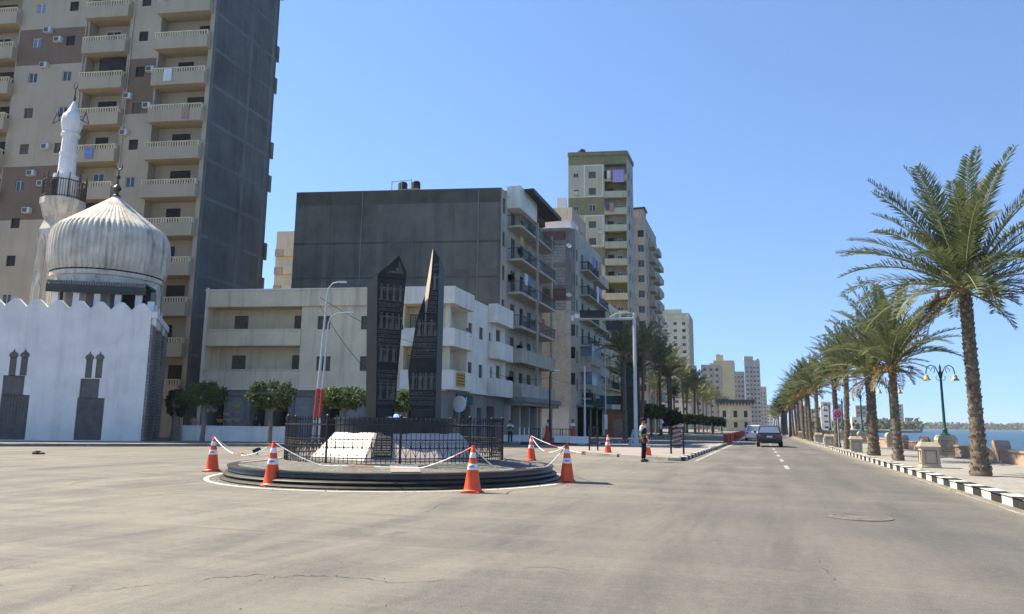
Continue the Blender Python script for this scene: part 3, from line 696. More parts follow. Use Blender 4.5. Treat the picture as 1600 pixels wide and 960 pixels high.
# ---------------- narrow unfinished house with blank beige wall
O = at(899.5, 84, 12); O.z = 0
C = Bld('narrow_house', 'narrow house with blank beige end wall, bare brick infill above and a laundry-hung side', O, FRD, NY, 8.6, 15.5, 24.3, [m_blank, m_conc, m_brickr, m_block, m_grey, m_void, m_white], 0, 4)
f = C.F; g = C.S
aR = f.uv(891.5, 400)[0]
f.reg(-9, 15.7, 1, 25, 1)
a0, a1 = f.uv(846, 400)[0], f.uv(884, 400)[0]
f.reg(a0, 22.95, a1, 24.0, 2); f.reg(a0, 20.2, a1, 22.3, 3); f.reg(a0, 17.55, a1, 19.7, 3); f.reg(a0, 15.75, a1, 17.1, 2); f.reg(a0, 14.6, a1, 15.7, 3)
f.reg(aR, 0, 1, 15.7, 4)
for z, st in ((20.6, 'white'), (17.6, 'slide'), (14.4, 'white'), (11.6, 'shut'), (9.0, 'dark'), (6.0, 'dark')):
    C.win(f, (aR + .03, z, -.06, z + 1.35), st)
mb = MB()
for z in (24.05, 22.4, 19.8, 17.2): C.fbox(mb, f, -8.6, -.08, z, aR, -.003, z + .35)
for a in (a0 - .35, a1 + .02): C.fbox(mb, f, a, -.1, 15.7, a + .34, -.002, 24.0)
C.part('concrete_frame', mb, [m_conc])
for z in (20.4, 17.4, 14.4, 11.4, 8.4, 5.2):
    C.win(g, (.35, z + .1, 1.15, z + 1.5), 'shut')
    for a in (3.0, 6.5, 10, 13): C.win(g, (a, z - .4, a + 1.2, z + 1.5), rnd.choice(['shut', 'dark', 'slide']))
    C.balcony(g, 2.2, 8.2, z - .6, [m_grey, m_iron], h=.95, prot=1.1, style=rnd.choice(['rail', 'solid', 'rail']), slab=.18)
    C.balcony(g, 9.0, 15.2, z - .6, [m_grey, m_iron], h=.95, prot=1.0, style=rnd.choice(['rail', 'solid']), slab=.18)
# projecting glazed bays low on the side, shop fronts below
for z in (9.5, 6.2):
    mb = MB(); C.fbox(mb, g, 3, -1.3, z - 1.0, 8.2, -1.1 + 1.09, z); C.part('bay', mb, [m_grey])
    mb = MB(); C.fbox(mb, g, 3.05, -1.25, z + .002, 8.15, -.02, z + 1.5); by = C.part('bay_window', mb, [m_glassb])
    mb = MB()
    for i in range(8): C.fbox(mb, g, 3.02 + i * .72, -1.29, z, 3.1 + i * .72, -1.251, z + 1.5)
    mb.build('bay_frame', [m_alu], by)
mb = MB(); C.fbox(mb, g, 3.2, -1.55, 4.3, 8.4, -1.31, 5.15); sg = C.part('sign_board', mb, [m_ggrey])
mb = MB()
for i in range(11): C.fbox(mb, g, 3.7 + i * .38, -1.57, 4.55, 3.9 + i * .38 + .1 * (i % 3 == 0), -1.552, 4.75 + .18 * (i % 2))
mb.build('lettering', [m_cwhite], sg)
for i in range(4): g.hole(.8 + i * 3.7, .16, 3.9 + i * 3.7, 3.5, 1.5, 5, 5)
mb = MB(); C.fbox(mb, g, .2, -1.3, 3.55, 15.4, -.02, 3.75); C.part('awning', mb, [m_ggrey])
C.finish()
mb = MB(); Mx = Matrix.Translation(V((O.x, O.y, 0))) @ Matrix.Rotation(rot_of(C.F.ux), 4, 'Z')
mb.box(-8.3, -.9, .15, -.75, -.1, 3.25, 0, Mx); mb.box(-8.4, -1.0, 3.25, -.65, -.05, 3.4, 0, Mx)
for a in (-6.6, -4.4): mb.box(a, -.93, .15, a + .12, -.9, 3.2, 0, Mx)
tag(mb.build('lean_to', [m_white]), 'low whitewashed lean-to against the blank beige end wall', 'lean-to')
# roof clutter of the narrow house
mb = MB(); mb.box(-5.5, 1, 0, -.8, 4.5, 1.7); mb.box(-5.6, .9, 1.7, -.7, 4.6, 1.85); tag(mb.build('roof_hut', [m_trimw], None, O + V((0, 0, 23.85))), 'small white hut on the roof of the narrow house', 'hut')
tank(O + V((-3.4, 4.2, 25.7)), .55, 1.3, 'black water tank on the white hut above the narrow house')

# ---------------- lower neighbour behind it
O2 = O + V((-.1, 15.6, 0))
C2 = Bld('side_house', 'grey six-storey house with stepped balconies between the narrow house and the sage tower', O2, FRD, NY, 8, 21, 18.8, [m_grey, m_cream, m_void], 1, 1)
g = C2.S
for k in range(6):
    z = .2 + 3.1 * k
    for a in (1.0, 4.5, 8, 11.5, 15, 18): C2.win(g, (a, z + .7, a + 1.3, z + 2.3), rnd.choice(['shut', 'dark', 'slide']))
    if k > 0:
        C2.balcony(g, .5, 6.8, z, [m_cream, m_iron], h=1.0, prot=1.2, style='solid' if k % 2 else 'rail', slab=.18); C2.balcony(g, 8.5, 15.5, z, [m_cream, m_iron], h=1.0, prot=1.3, slab=.18)
        C2.win(C2.F, (-3, z + .8, -1.8, z + 2.1), 'shut')
C2.finish()

# ---------------- sage tower
O = at(982.5, 122, 20); O.z = 0
D = Bld('sage_tower', 'tall narrow sage and olive apartment tower with balconies full of laundry', O, FRD, V((.01, 1, 0)), 10.1, 6.3, 48.4, [m_sage, m_olive, m_trimw, m_void, m_grey], 0, 4)
f = D.F
l0, l1 = f.uv(945, 330)[0], -.15
zb = [f.uv(960, v)[1] for v in (300, 326)]; fl = zb[1] - zb[0]; fl = abs(fl); ztop = zb[0]
va, vb = f.uv(915, 400)[0], f.uv(943, 400)[0]; wa = f.uv(925.5, 300)[0]; wb = f.uv(900, 300)[0]
for k in range(-1, 16):
    zp = ztop - fl * k           # parapet top
    if zp < 2 or zp > 46.5: continue
    if k >= 0 or True:
        f.hole(l0, zp - .85, l1, zp + fl - 1.0 if k >= 0 else zp + fl - .9, 1.5, 4 if k % 3 else 1)
    D.balcony(f, l0 - .05, l1 + .05, zp - 1.0, [m_sage, m_trimw], h=1.0, prot=.55, slab=.14)
    D.win(f, (l0 + .5, zp - .7, l0 + 1.5, zp + 1.1), 'dark', hole=False, y=1.42); D.win(f, (l1 - 1.6, zp - .2, l1 - .7, zp + .9), rnd.choice(['white', 'slide']), hole=False, y=1.42)
    zc = zp + .15
    D.win(f, (wa - .62, zc - .55, wa + .62, zc + .65), rnd.choice(['white', 'blue', 'white', 'shut']))
    D.win(f, (wb - .45, zc - .35, wb + .45, zc + .45), 'slide'); 
    D.win(D.S, (1.5, zc - .6, 2.6, zc + .7), 'shut'); D.win(D.S, (4, zc - .6, 5.0, zc + .7), 'slide')
def Dz(v): return f.uv(920, v)[1]
f.reg(-11, Dz(258), 1, 60, 1); f.reg(-11, Dz(336), l0, Dz(309), 1); f.reg(va - .1, Dz(416), l0, Dz(387), 1); f.reg(-11, Dz(500), va, Dz(470), 1); f.reg(l0, Dz(300), 1, Dz(258), 1)
mb = MB()
for (v0, v1) in ((258, 308), (337, 385)):
    za, zc = Dz(v1), Dz(v0)
    D.fbox(mb, f, va - .2, -.06, za, va - .05, -.003, zc); D.fbox(mb, f, vb - .1, -.06, za, vb + .05, -.003, zc); D.fbox(mb, f, va - .045, -.06, zc - .15, vb - .105, -.003, zc); D.fbox(mb, f, va - .045, -.06, za, vb - .105, -.003, za + .12)
D.part('white_trim', mb, [m_trimw])
mb = MB(); D.fbox(mb, f, -10.2, -.25, 47.9, .15, -.004, 48.6); D.fbox(mb, D.S, .16, -.2, 47.9, 6.3, -.004, 48.6); D.part('cornice', mb, [m_olive])
for k_ in range(9):
    z_ = ztop - fl * (k_ + 1) - .5 if k_ % 2 else ztop - fl * k_ + .6; a_ = (wb - .4, vb - .9)[k_ % 2]; mb = MB(); D.fbox(mb, D.F, a_, -.4, z_ - 1.0, a_ + .8, -.02, z_ - .45); D.part('air_conditioner', mb, [m_alu])
D.finish()
tank(O + V((-8.3, 1.6, 47.9)), .75, 2.5, 'big black water tank at the left end of the sage tower roof')
mb = MB()
for i in range(5):
    x = -6.5 + i * 1.2; mb.tube([(x, 1.2 + .3 * (i % 2), 0), (x, 1.2 + .3 * (i % 2), .9)], .04, 6); mb.lathe([(.05, 0), (.35, .1), (.55, .28), (.57, .3)], 12, c=(x, 1.2 + .3 * (i % 2), .8))
tag(mb.build('roof_dishes', [m_alu], None, O + V((0, 0, 47.9))), 'row of satellite dishes along the sage tower roof edge', 'satellite dish')
# hanging laundry
def garment(face, u0, v0, u1, v1, m, label, y=-.8, g='laundry hung on balconies'):
    a0, z0, a1, z1 = face.rect(u0, v0, u1, v1); mb = MB(); n = 6; Mx = Matrix.Rotation(rot_of(face.ux), 4, 'Z')
    w = a1 - a0; h = z1 - z0
    P = [[Mx @ V((w * i / n, .05 * math.sin(i * 2.1) * (1 - j / 4), h * j / 4)) for j in range(5)] for i in range(n + 1)]
    for i in range(n):
        for j in range(4): mb.poly([P[i][j], P[i + 1][j], P[i + 1][j + 1], P[i][j + 1]], 0, True)
    for p in (P[0][4], P[n][4]):
        mb.tube([p, p + V((0, 0, .06))], .02, 5)
    mb.tube([P[0][4], P[n][4]], .02, 5)
    return tag(mb.build('laundry', [m], None, face.P(a0, z0, y)), label, 'laundry', g)
garment(D.F, 957.5, 268, 975, 287, m_cviol, 'large violet and blue sheet hung at the sage tower top balcony', -.75)
garment(D.F, 944, 270, 948, 282, m_cblack, 'dark garment hung left of the white shirt on the sage tower top balcony', -.75)
garment(D.F, 948.5, 269, 954, 281, m_cwhite, 'white shirt hung on the top balcony of the sage tower', -.75)
garment(D.F, 954.3, 270, 957.2, 284, m_cred, 'narrow red garment beside the violet sheet on the sage tower', -.75)
garment(D.F, 946, 317, 952, 331, m_cgrey, 'grey garment hung on the third balcony of the sage tower', -.75)
garment(D.F, 952.5, 319, 959, 333, m_cpink, 'pinkish garment hung on the third balcony of the sage tower', -.75)
garment(C.S, 911, 404, 914.5, 421, m_cblue, 'blue garment on the upper laundry line of the narrow house', -1.2)
garment(C.S, 916, 409, 919, 424, m_cgrey, 'grey garment on the upper laundry line of the narrow house', -1.2)
garment(C.S, 921, 412, 924, 430, m_cpink, 'pink garment on the upper laundry line of the narrow house', -1.2)
garment(C.S, 913, 446, 916.5, 464, m_cgrey, 'dark grey trousers on the lower laundry line of the narrow house', -1.2)
garment(C.S, 918, 449, 921.5, 474, m_cwhite, 'long white cloth on the lower laundry line of the narrow house', -1.2)
garment(C.S, 923.5, 453, 926.5, 468, m_cviol, 'violet garment on the lower laundry line of the narrow house', -1.2)
garment(B.S, 797, 430, 802, 447, m_cwhite, 'white cloth over the middle balcony rail of the dark-walled block', -1.5)
garment(B.S, 803, 434, 807, 448, m_cblue, 'blue cloth over the middle balcony rail of the dark-walled block', -1.5)
garment(B.S, 822, 500, 827, 516, m_cred, 'red cloth over a lower right balcony rail of the dark-walled block', -1.65)
garment(B.S, 790, 372, 795, 386, m_yell, 'yellow cloth over the upper balcony rail of the dark-walled block', -1.5)
garment(T.F, 262, 113, 275, 132, m_cwhite, 'white sheet over a right-hand balcony of the beige tower', -.66)
garment(T.F, 140, 235, 153, 252, m_cblue, 'blue cloth over a middle balcony of the beige tower', -.66)
garment(T.F, 290, 172, 301, 190, m_cpink, 'pink cloth over a right-hand balcony of the beige tower', -.66)
def dish(p, r, label, az=0):
    mb = MB(); mb.lathe([(.01, 0), (r * .5, r * .1), (r * .9, r * .3), (r, r * .38), (r * .9, r * .31), (r * .5, r * .12), (.01, .02)], 14); mb.tube([(0, 0, r * .05), (0, 0, r * .9)], .015, 5); mb.tube([(0, 0, 0), (0, 0, -.35)], .03, 6)
    o = tag(mb.build('satellite_dish', [m_cwhite], None, p), label, 'satellite dish', 'satellite dishes'); o.rotation_euler = (math.radians(60), 0, az); return o
for v, nm in ((386, 'upper'), (463, 'lower')):
    a, z = C.F.uv(889, v); dish(C.F.P(a, z, -.4), .34, nm + ' white satellite dish at the brick edge of the narrow house', .5)

# ---------------- further blocks along the avenue
def block(name, label, O, fr, w, D_, H, mats, mf, ms, cols, scols, fl, z0=1.0, wstyle='far', wsz=(1.1, 1.2), bal=None, top=None):
    b = Bld(name, label, O, fr, NY, w, D_, H, mats, mf, ms)
    n = int((H - z0 - 1.0) / fl)
    for k in range(n):
        z = z0 + fl * k + .9
        for a in cols: b.win(b.F, (-a - wsz[0] / 2, z, -a + wsz[0] / 2, z + wsz[1]), wstyle if rnd.random() < .8 else 'dark')
        for a in scols: b.win(b.S, (a - wsz[0] / 2, z, a + wsz[0] / 2, z + wsz[1]), wstyle if rnd.random() < .8 else 'dark')
        for (fc, a0, a1, pr, hh, mm) in (bal or []):
            b.balcony(b.F if fc == 'F' else b.S, a0, a1, z - .85, [mm], h=hh, prot=pr, slab=.2)
    return b
O = at(1011, 142, 20); O.z = 0
b = block('pinkish_block', 'weathered pinkish block right behind the sage tower with stacked side balconies', O, FRD, 9, 17, 42.6, [m_pink, m_grey, m_void], 0, 0, [.9], [2, 6, 10, 14], 3.05, wsz=(1.2, 1.4), bal=[('S', 4.5, 8.2, 1.2, 1.0, m_pink), ('S', 11, 15.5, 1.3, 1.0, m_grey)])
mb = MB(); b.fbox(mb, b.F, -3.2, -.12, 0, -2.3, -.004, 42.6); b.part('pale_pier', mb, [m_cream]); mb = MB(); mb.box(-5, 1.0, 42.1, -.4, 4.5, 44.6); mb.box(-5.3, .7, 44.6, -.1, 4.8, 44.9, 1); b.part('roof_room', mb, [m_pink, m_iron]); b.finish()
O = at(1016, 158, 20); O.z = 0
b = block('balcony_block', 'slim greyish block with tiers of dark side balconies beyond the pinkish block', O, FRD, 8, 16, 42.0, [m_grey, m_pink, m_void], 0, 1, [1.2], [2, 5.5, 9, 13], 3.05, wsz=(1.3, 1.5), bal=[('S', 1, 7.2, 1.5, 1.0, m_grey), ('S', 8.5, 15, 1.5, 1.0, m_pink)]); b.finish()
O = at(1078, 310, 30); O.z = 0
b = block('beige_tower', 'beige grid-windowed tower rising over the left palms', O, FRD, 17, 22, 49.2, [m_pink, m_cream, m_void], 1, 0, [2.2, 5.8, 10.0, 14.6], [3, 8, 13, 18], 3.0, wsz=(1.5, 1.3), bal=[('F', -11.6, -8.6, .8, .9, m_pink), ('F', -.5, .4, .6, .9, m_pink)])
mb = MB(); b.fbox(mb, b.F, -17.2, -.6, 46.6, .3, -.01, 47.2); b.fbox(mb, b.F, -13, -.6, 48.7, -3, 0, 50.6); b.part('cornice', mb, [m_cream]); b.finish()
O = at(1147.5, 450, 30); O.z = 0
b = block('yellow_tower', 'blank yellow tower wall seen above the far left palms', O, FRD, 12.2, 20, 41.5, [m_yel, m_farg, m_void], 0, 1, [], [3, 8, 14], 3.1)
mb = MB(); mb.box(-10.5, 1, 41, -8.0, 6, 45.5); mb.box(-7.8, 1, 41, -6.2, 5, 45); mb.box(-14.5, 3, 0, -12.3, 16, 40.5, 1); b.part('stair_tower', mb, [m_yel, m_pink]); b.finish()
O = at(1164, 480, 20); O.z = 0
b = block('pale_block', 'pale grey block between the yellow tower and the tall grey tower', O, FRD, 7.5, 16, 37, [m_farg, m_cream, m_void], 0, 0, [1.3, 3.4, 5.6], [4, 9], 3.1, wsz=(1.1, 1.2)); b.finish()
O = at(1189.5, 520, 20); O.z = 0
b = block('grey_tower', 'tallest far grey tower standing at the end of the avenue', O, FRD, 10.6, 18, 48, [m_farg, m_pink, m_void], 0, 0, [1.5, 3.8, 6.2, 8.8], [4, 9, 14], 3.1, wsz=(1.3, 1.3), bal=[('F', -6.8, -4.6, .8, .9, m_farg)])
mb = MB(); b.fbox(mb, b.F, -10.8, -.5, 48.0, -4.6, 4, 50.8); b.fbox(mb, b.F, -2.0, .5, 48.0, -.5, 4, 49.2); b.part('roof_room', mb, [m_farg]); b.finish()
for i, (u, d, w_, h_, m_, lab) in enumerate(((1199, 640, 9, 36, m_farg, 'grey block just right of the far grey tower'), (1208, 760, 10, 24, m_cream, 'low cream block at the far end of the avenue'), (1128, 380, 10, 33, m_pink, 'brownish block half hidden left of the yellow tower'), (1104, 345, 16, 24, m_farg, 'low grey block behind the left palm crowns'))):
    O = at(u, d, 15); O.z = 0
    b = block('far_block', lab, O, FRD, w_, 16, h_, [m_, m_void], 0, 0, [w_ * .2, w_ * .5, w_ * .8], [4, 10], 3.1, wsz=(1.3, 1.3)); b.finish()
# block behind the gap left of the dark wall
O = at(463, 118, 15); O.z = 0
b = block('gap_block', 'pale balcony block glimpsed in the gap between beige tower and dark wall', O, FRD, 4.4, 10, 32.6, [m_cream, m_pink, m_void], 0, 0, [1.0], [4], 3.05, wsz=(.7, 1.5), bal=[('F', -2.6, -.1, .9, 1.0, m_cream), ('F', -4.3, -3.0, .5, 1.0, m_pink)]); b.finish()
# white house behind the dark block
O = at(894, 103, 20); O.z = 0
b = block('white_house', 'pale house with a shaded roof terrace showing above the narrow house', O, FRD, 9, 9, 32.6, [m_pink, m_cream, m_void], 1, 0, [1.8, 4.4, 7.0], [3, 6], 3.05, wsz=(.9, 1.1))
mb = MB(); b.fbox(mb, b.F, -6.4, -1.2, 30.3, -3.2, -.01, 30.5); b.fbox(mb, b.F, -6.4, -1.2, 32.0, -3.0, -.01, 32.3); b.part('terrace_roof', mb, [m_tin]); mb = MB(); b.fbox(mb, b.F, -2.2, .5, 32.2, -.8, 2, 34.2); b.part('roof_room', mb, [m_trimw]); b.finish()
# palace with serrated eaves
O = at(1174, 250, 5); O.z = 0
b = Bld('small_palace', 'cream two-storey villa with serrated dark eaves at the end of the barriers', O, FRD, NY, 10.5, 14, 9.6, [m_yel, m_villa, m_void], 1, 1)
for a in (1.8, 5.2, 8.8): b.win(b.F, (-a - .6, 4.6, -a + .6, 6.8), 'dark'); b.win(b.F, (-a - .6, 1.2, -a + .6, 3.0), 'dark')
for a in (3, 7, 11): b.win(b.S, (a - .6, 4.6, a + .6, 6.8), 'dark')
mb = MB(); b.fbox(mb, b.F, -11.7, -1.2, 9.62, 1.2, 15, 10.5, 1)
for i in range(12): 
    Mx = Matrix.Rotation(rot_of(b.F.ux), 4, 'Z'); mb.ext([(-11.6 + i * 1.05, 9.6), (-10.6 + i * 1.05, 9.6), (-11.1 + i * 1.05, 8.4)], -1.3, -1.15, 1, Mx)
b.part('serrated_eaves', mb, [m_cream, m_tin]); mb = MB(); b.fbox(mb, b.F, -6.5, -1.0, 3.6, -3.6, -.01, 4.3); b.fbox(mb, b.F, -3.2, -.7, 3.4, -.5, -.01, 3.6); b.part('balcony', mb, [m_cream, m_cream]); b.finish()

# ---------------- mosque
MDIR = V((math.sin(math.radians(78 - 18.33)), math.cos(math.radians(78 - 18.33)), 0))
MSD = V((math.sin(math.radians(-20 - 18.33)), math.cos(math.radians(-20 - 18.33)), 0))
O = at(219, 48.3)
HM = zof(at(236, 48.3), 487)
Q = Bld('mosque', 'white mosque with a ribbed onion dome, stepped windows and crenellated wall', O, MDIR, MSD, 19, 8.6, HM, [m_mosq, m_niche, m_ggrey, m_conc, m_dome], 0, 2)
f = Q.F; g = Q.S
ROOTM = Q.root
def stepped(u0, u1, vb, vm, vt, uw):
    uc = (u0 + u1) / 2
    a0, zb_, a1, zm_ = f.rect(u0, vm, u1, vb); f.hole(a0, .2, a1, zm_, .16, 1, 0)
    b0, _, b1, zt_ = f.rect(uc - uw, vt, uc + uw, vm); f.hole(b0, zm_ + .002, b1, zt_, .14, 1, 0)
    mb = MB(); Q.fbox(mb, f, a0 + .01, .10, .25, a1 - .01, .158, zm_ - .02); n = 9
    for i in range(1, n): Q.fbox(mb, f, a0 + (a1 - a0) * i / n - .02, .07, .25, a0 + (a1 - a0) * i / n + .02, .099, zm_ - .03)
    for i in range(1, 6): Q.fbox(mb, f, a0 + .02, .05, .25 + (zm_ - .3) * i / 6, a1 - .02, .069, .29 + (zm_ - .3) * i / 6)
    Q.fbox(mb, f, b0 + .01, .09, zm_ + .02, b1 - .01, .138, zt_ - .02)
    Q.part('window_grille', mb, [m_niche])
    return zt_, (b0 + b1) / 2, b1 - b0
def lancet(u0, u1, vt, vb):
    a0, z0_, a1, z1_ = f.rect(u0, vt, u1, vb); w_ = a1 - a0; zs = z1_ - w_ * 1.15; ac_ = (a0 + a1) / 2
    f.hole(a0, z0_, a1, zs, .16, 2, 0)
    mb = MB(); Mx = Matrix.Rotation(rot_of(f.ux), 4, 'Z')
    pts = [(a0, zs), (a1, zs), (a1 + .07, zs + w_ * .2), (a1 + .03, zs + w_ * .6), (ac_ + .05, zs + w_ * .95), (ac_, z1_ + .08), (ac_ - .05, zs + w_ * .95), (a0 - .03, zs + w_ * .6), (a0 - .07, zs + w_ * .2)]
    mb.ext(pts, -.035, -.004, 0, Mx); Q.part('lancet_head', mb, [m_niche])
    mb = MB(); Q.fbox(mb, f, a0 + .02, .06, z0_ + .02, a1 - .02, .15, zs - .02); Q.part('lancet_window', mb, [m_niche])
stepped(118, 161, 680, 622, 592, 15); stepped(-2, 43, 678, 617, 587, 17)
lancet(134, 144.5, 551, 591); lancet(150, 160.5, 551, 591); lancet(15, 26, 547, 587); lancet(32.5, 43.5, 547, 587)
# crenels
mb = MB(); Mx = Matrix.Rotation(rot_of(f.ux), 4, 'Z'); step = f.uv(236, 480)[0] - f.uv(203, 480)[0]
step = .0 + (f.uv(203, 480)[0] - f.uv(65, 480)[0]) / 4.2
n = int(19 / step)
for i in range(n):
    a1 = -.02 - i * step; a0 = a1 - step; mb.ext([(a0 + .03, HM), (a1 - .03, HM), (a1 - .03, HM + .05), ((a0 + a1) / 2 + .13, HM + .52), ((a0 + a1) / 2 - .13, HM + .52), (a0 + .03, HM + .05)], .02, .42, 0, Mx)
Q.part('crenellation', mb, [m_mosq])
mb = MB(); Mx = Matrix.Rotation(rot_of(g.ux), 4, 'Z')
for i in range(4):
    a0 = .5 + i * 1.75; mb.ext([(a0, HM), (a0 + 1.6, HM), (a0 + 1.6, HM + .12), (a0 + .92, HM + .82), (a0 + .68, HM + .82), (a0, HM + .12)], .02, .42, 0, Mx)
Q.part('crenellation', mb, [m_mosq])
# side pilasters with banded masonry
m_band = mat('banded_masonry', (.30, .28, .25), .9, .25, 1, brick=(.5, .22, .65, 'w'), fine=.2)
mb = MB()
Q.fbox(mb, g, .02, -.16, .15, 1.8, -.004, HM - .9); Q.fbox(mb, g, 3.4, -.3, .15, 4.6, -.004, HM - .5); Q.fbox(mb, g, 6.4, -.3, .15, 7.6, -.004, HM - .5); Q.fbox(mb, g, 7.9, -.3, .15, 8.6, -.004, HM - .3)
Q.part('pilaster', mb, [m_band])
mb = MB(); Q.fbox(mb, g, 0, -.35, HM - .45, 8.6, -.01, HM - .02)
for i in range(20): Q.fbox(mb, g, .1 + i * .42, -.3, HM - .95, .3 + i * .42, -.02, HM - .46)
Q.part('cornice', mb, [m_mosq])
Q.finish(3)
# upper arcade, drum, dome
ctr = at(170, 52.6, 12); ctr.z = 0; lc = ctr - Q.O
mb = MB(); zd0 = HM - .5; zd1 = zof(ctr, 436)
rb_ = 3.55
mb.lathe([(rb_, zd0), (rb_, zd1 - .35), (rb_ + .12, zd1 - .3), (rb_ + .12, zd1)], 48, c=(lc.x, lc.y, 0)); 
for i in range(16):
    q = 2 * pi * (i + .5) / 16; px, py = lc.x + (rb_ + .02) * math.cos(q), lc.y + (rb_ + .02) * math.sin(q)
    Mx = Matrix.Translation((px, py, 0)) @ Matrix.Rotation(q + pi / 2, 4, 'Z')
    mb.ext([(-.5, zd0), (.5, zd0), (.5, zd1 - 1.1), (0, zd1 - .45), (-.5, zd1 - 1.1)], -.08, .06, 0, Mx); mb.ext([(-.33, zd0), (.33, zd0), (.33, zd1 - 1.2), (0, zd1 - .75), (-.33, zd1 - 1.2)], -.1, -.081, 1, Mx)
Q.part('drum', mb, [m_dome, m_ggrey])
zA = zof(ctr, 434); zB = zof(ctr, 396); zC = zof(ctr, 364); zT = zof(ctr, 306)
Rm = 3.95
prof = [(Rm * .93, zA), (Rm * .965, zA + .4), (Rm * .99, zA + .9), (Rm, zB), (Rm * .992, zB + (zC - zB) * .4), (Rm * .97, zB + (zC - zB) * .7), (Rm * .93, zC - .12), (Rm * .87, zC + .15)]
for t in (.2, .4, .6, .8, .92, 1): prof.append((Rm * .87 * (1 - t) ** 1.04 + .1 * t, zC + .15 + (zT - zC - .15) * t))
mb = MB(); NR = 264
fine_prof = []
for (r1, z1), (r2, z2) in zip(prof[:-1], prof[1:]):
    for i in range(3): fine_prof.append((r1 + (r2 - r1) * i / 3, z1 + (z2 - z1) * i / 3))
fine_prof.append(prof[-1])
mb.lathe(fine_prof, NR, c=(lc.x, lc.y, 0), rfun=lambda j, z: 1 + .013 * (1 if (j % 4) in (0, 1) else -1))
dm = Q.part('dome', mb, [m_dome])
mb = MB(); mb.lathe([(.32, 0), (.16, .12), (.12, .35), (.26, .5), (.3, .62), (.2, .78), (.08, .9), (.06, 1.3), (.16, 1.42), (.16, 1.52), (.05, 1.65), (.04, 2.0)], 12, c=(lc.x, lc.y, zT - .05))
cz = zT + 2.25
mb.tube([(lc.x + .24 * math.sin(t) * 1, lc.y + .07 * math.sin(t), cz - .24 * math.cos(t)) for t in [(-2.35 + 4.7 * i / 14) for i in range(15)]], [.02 + .035 * math.sin(pi * i / 14) for i in range(15)], 6)
mb.build('finial', [m_granr], dm)
# shaded roof terrace in front of the dome
mb = MB()
aT0, aT1 = f.uv(62, 450)[0], f.uv(222, 450)[0]; zt0 = f.uv(150, 440)[1]
zt0 = f.uv(150, 441)[1] + .15
Q.fbox(mb, f, aT0, 1.0, zt0 - .1, aT1, 3.6, zt0 + .05); Q.part('terrace_canopy', mb, [m_tin])
mb = MB(); Q.fbox(mb, f, aT0, .9, zt0 - .75, aT1, .99, zt0 - .23); Q.part('canopy_fascia', mb, [m_tin])
mb = MB(); n = 5
for i in range(n): a = aT0 + .5 + (aT1 - aT0 - 1) * i / (n - 1); Q.fbox(mb, f, a - .16, 1.1, HM - .5, a + .22, 1.4, zt0 - .101)
Q.fbox(mb, f, aT0, 2.2, HM - .5, aT1, 2.3, zt0 - .101, 1)
Q.part('terrace_pier', mb, [m_mosq, m_void])
mb = MB()
for i in range(40): a = aT0 + (aT1 - aT0) * i / 40; Q.fbox(mb, f, a, .97, zt0 - .22, a + .1, .995, zt0 + .04)
Q.part('canopy_fringe', mb, [m_ggrey])
# minaret
mc = at(89, 57, 14); mc.z = 0
MR = thing('minaret', 'white mosque minaret with a railed gallery and fluted bulb top', 'minaret', mc)
MR.scale = (.8, .8, 1); z1_ = zof(mc, 345); z2_ = zof(mc, 315); z3_ = zof(mc, 283)
mb = MB(); mb.lathe([(1.95, 0), (1.85, z1_ - 1.0), (1.5, z1_ - .2), (1.55, z1_)], 8, a0=pi / 8, smooth=False)
for i in range(8):
    q = 2 * pi * i / 8 + pi / 4 * 0; Mx = Matrix.Rotation(q + pi / 2, 4, 'Z')
    for zb_, h_ in ((z1_ - 4.4, 3.0), (z1_ - 8.2, 3.2)): mb.ext([(-.45, zb_), (.45, zb_), (.45, zb_ + h_ - .7), (0, zb_ + h_), (-.45, zb_ + h_ - .7)], -1.83, -1.74, 0, Mx); mb.ext([(-.28, zb_ + .1), (.28, zb_ + .1), (.28, zb_ + h_ - .85), (0, zb_ + h_ - .35), (-.28, zb_ + h_ - .85)], -1.85, -1.831, 1, Mx)
mb.build('shaft', [m_dome, m_grey], MR)
mb = MB(); mb.lathe([(1.5, z1_), (1.62, z1_ + .15), (1.95, z2_ - .55), (2.02, z2_ - .5), (2.02, z2_)], 12, smooth=False); mb.build('corbel', [m_dome], MR)
mb = MB()
for i in range(56):
    q = 2 * pi * i / 56; mb.tube([(1.9 * math.cos(q), 1.9 * math.sin(q), z2_), (1.9 * math.cos(q), 1.9 * math.sin(q), z3_ - .15)], .03, 4)
for i in range(12):
    q = 2 * pi * i / 12; mb.tube([(1.92 * math.cos(q), 1.92 * math.sin(q), z2_), (1.92 * math.cos(q), 1.92 * math.sin(q), z3_ + .35)], .055, 6)
for zz in (z2_ + .15, z3_ - .25): mb.tube([(1.92 * math.cos(2 * pi * i / 24), 1.92 * math.sin(2 * pi * i / 24), zz) for i in range(25)], .045, 5, caps=False)
mb.build('gallery_rail', [m_rail], MR)
z4 = zof(mc, 208); z5 = zof(mc, 180); z6 = zof(mc, 150)
mb = MB(); mb.lathe([(1.05, z2_), (1.05, z3_ + .05), (1.15, z3_ + .08), (1.15, z3_ + .4), (.9, z3_ + .42)], 10, smooth=False)
mb.box(-.28, -1.2, z2_ + .1, .28, -.9, z3_ - .1, 1)
zr = [z3_ + .4, z4 - .5, z4 - .3, z4 - .15, z4]
zm = (zr[0] + z4) / 2
mb.lathe([(.78, zr[0]), (.74, zm - .15), (.8, zm - .1), (.8, zm + .08), (.72, zm + .12), (.68, z4 - .45), (.82, z4 - .35), (.86, z4 - .15), (.74, z4)], 40, rfun=lambda j, z: 1 + .02 * (1 if j % 4 < 2 else -1))
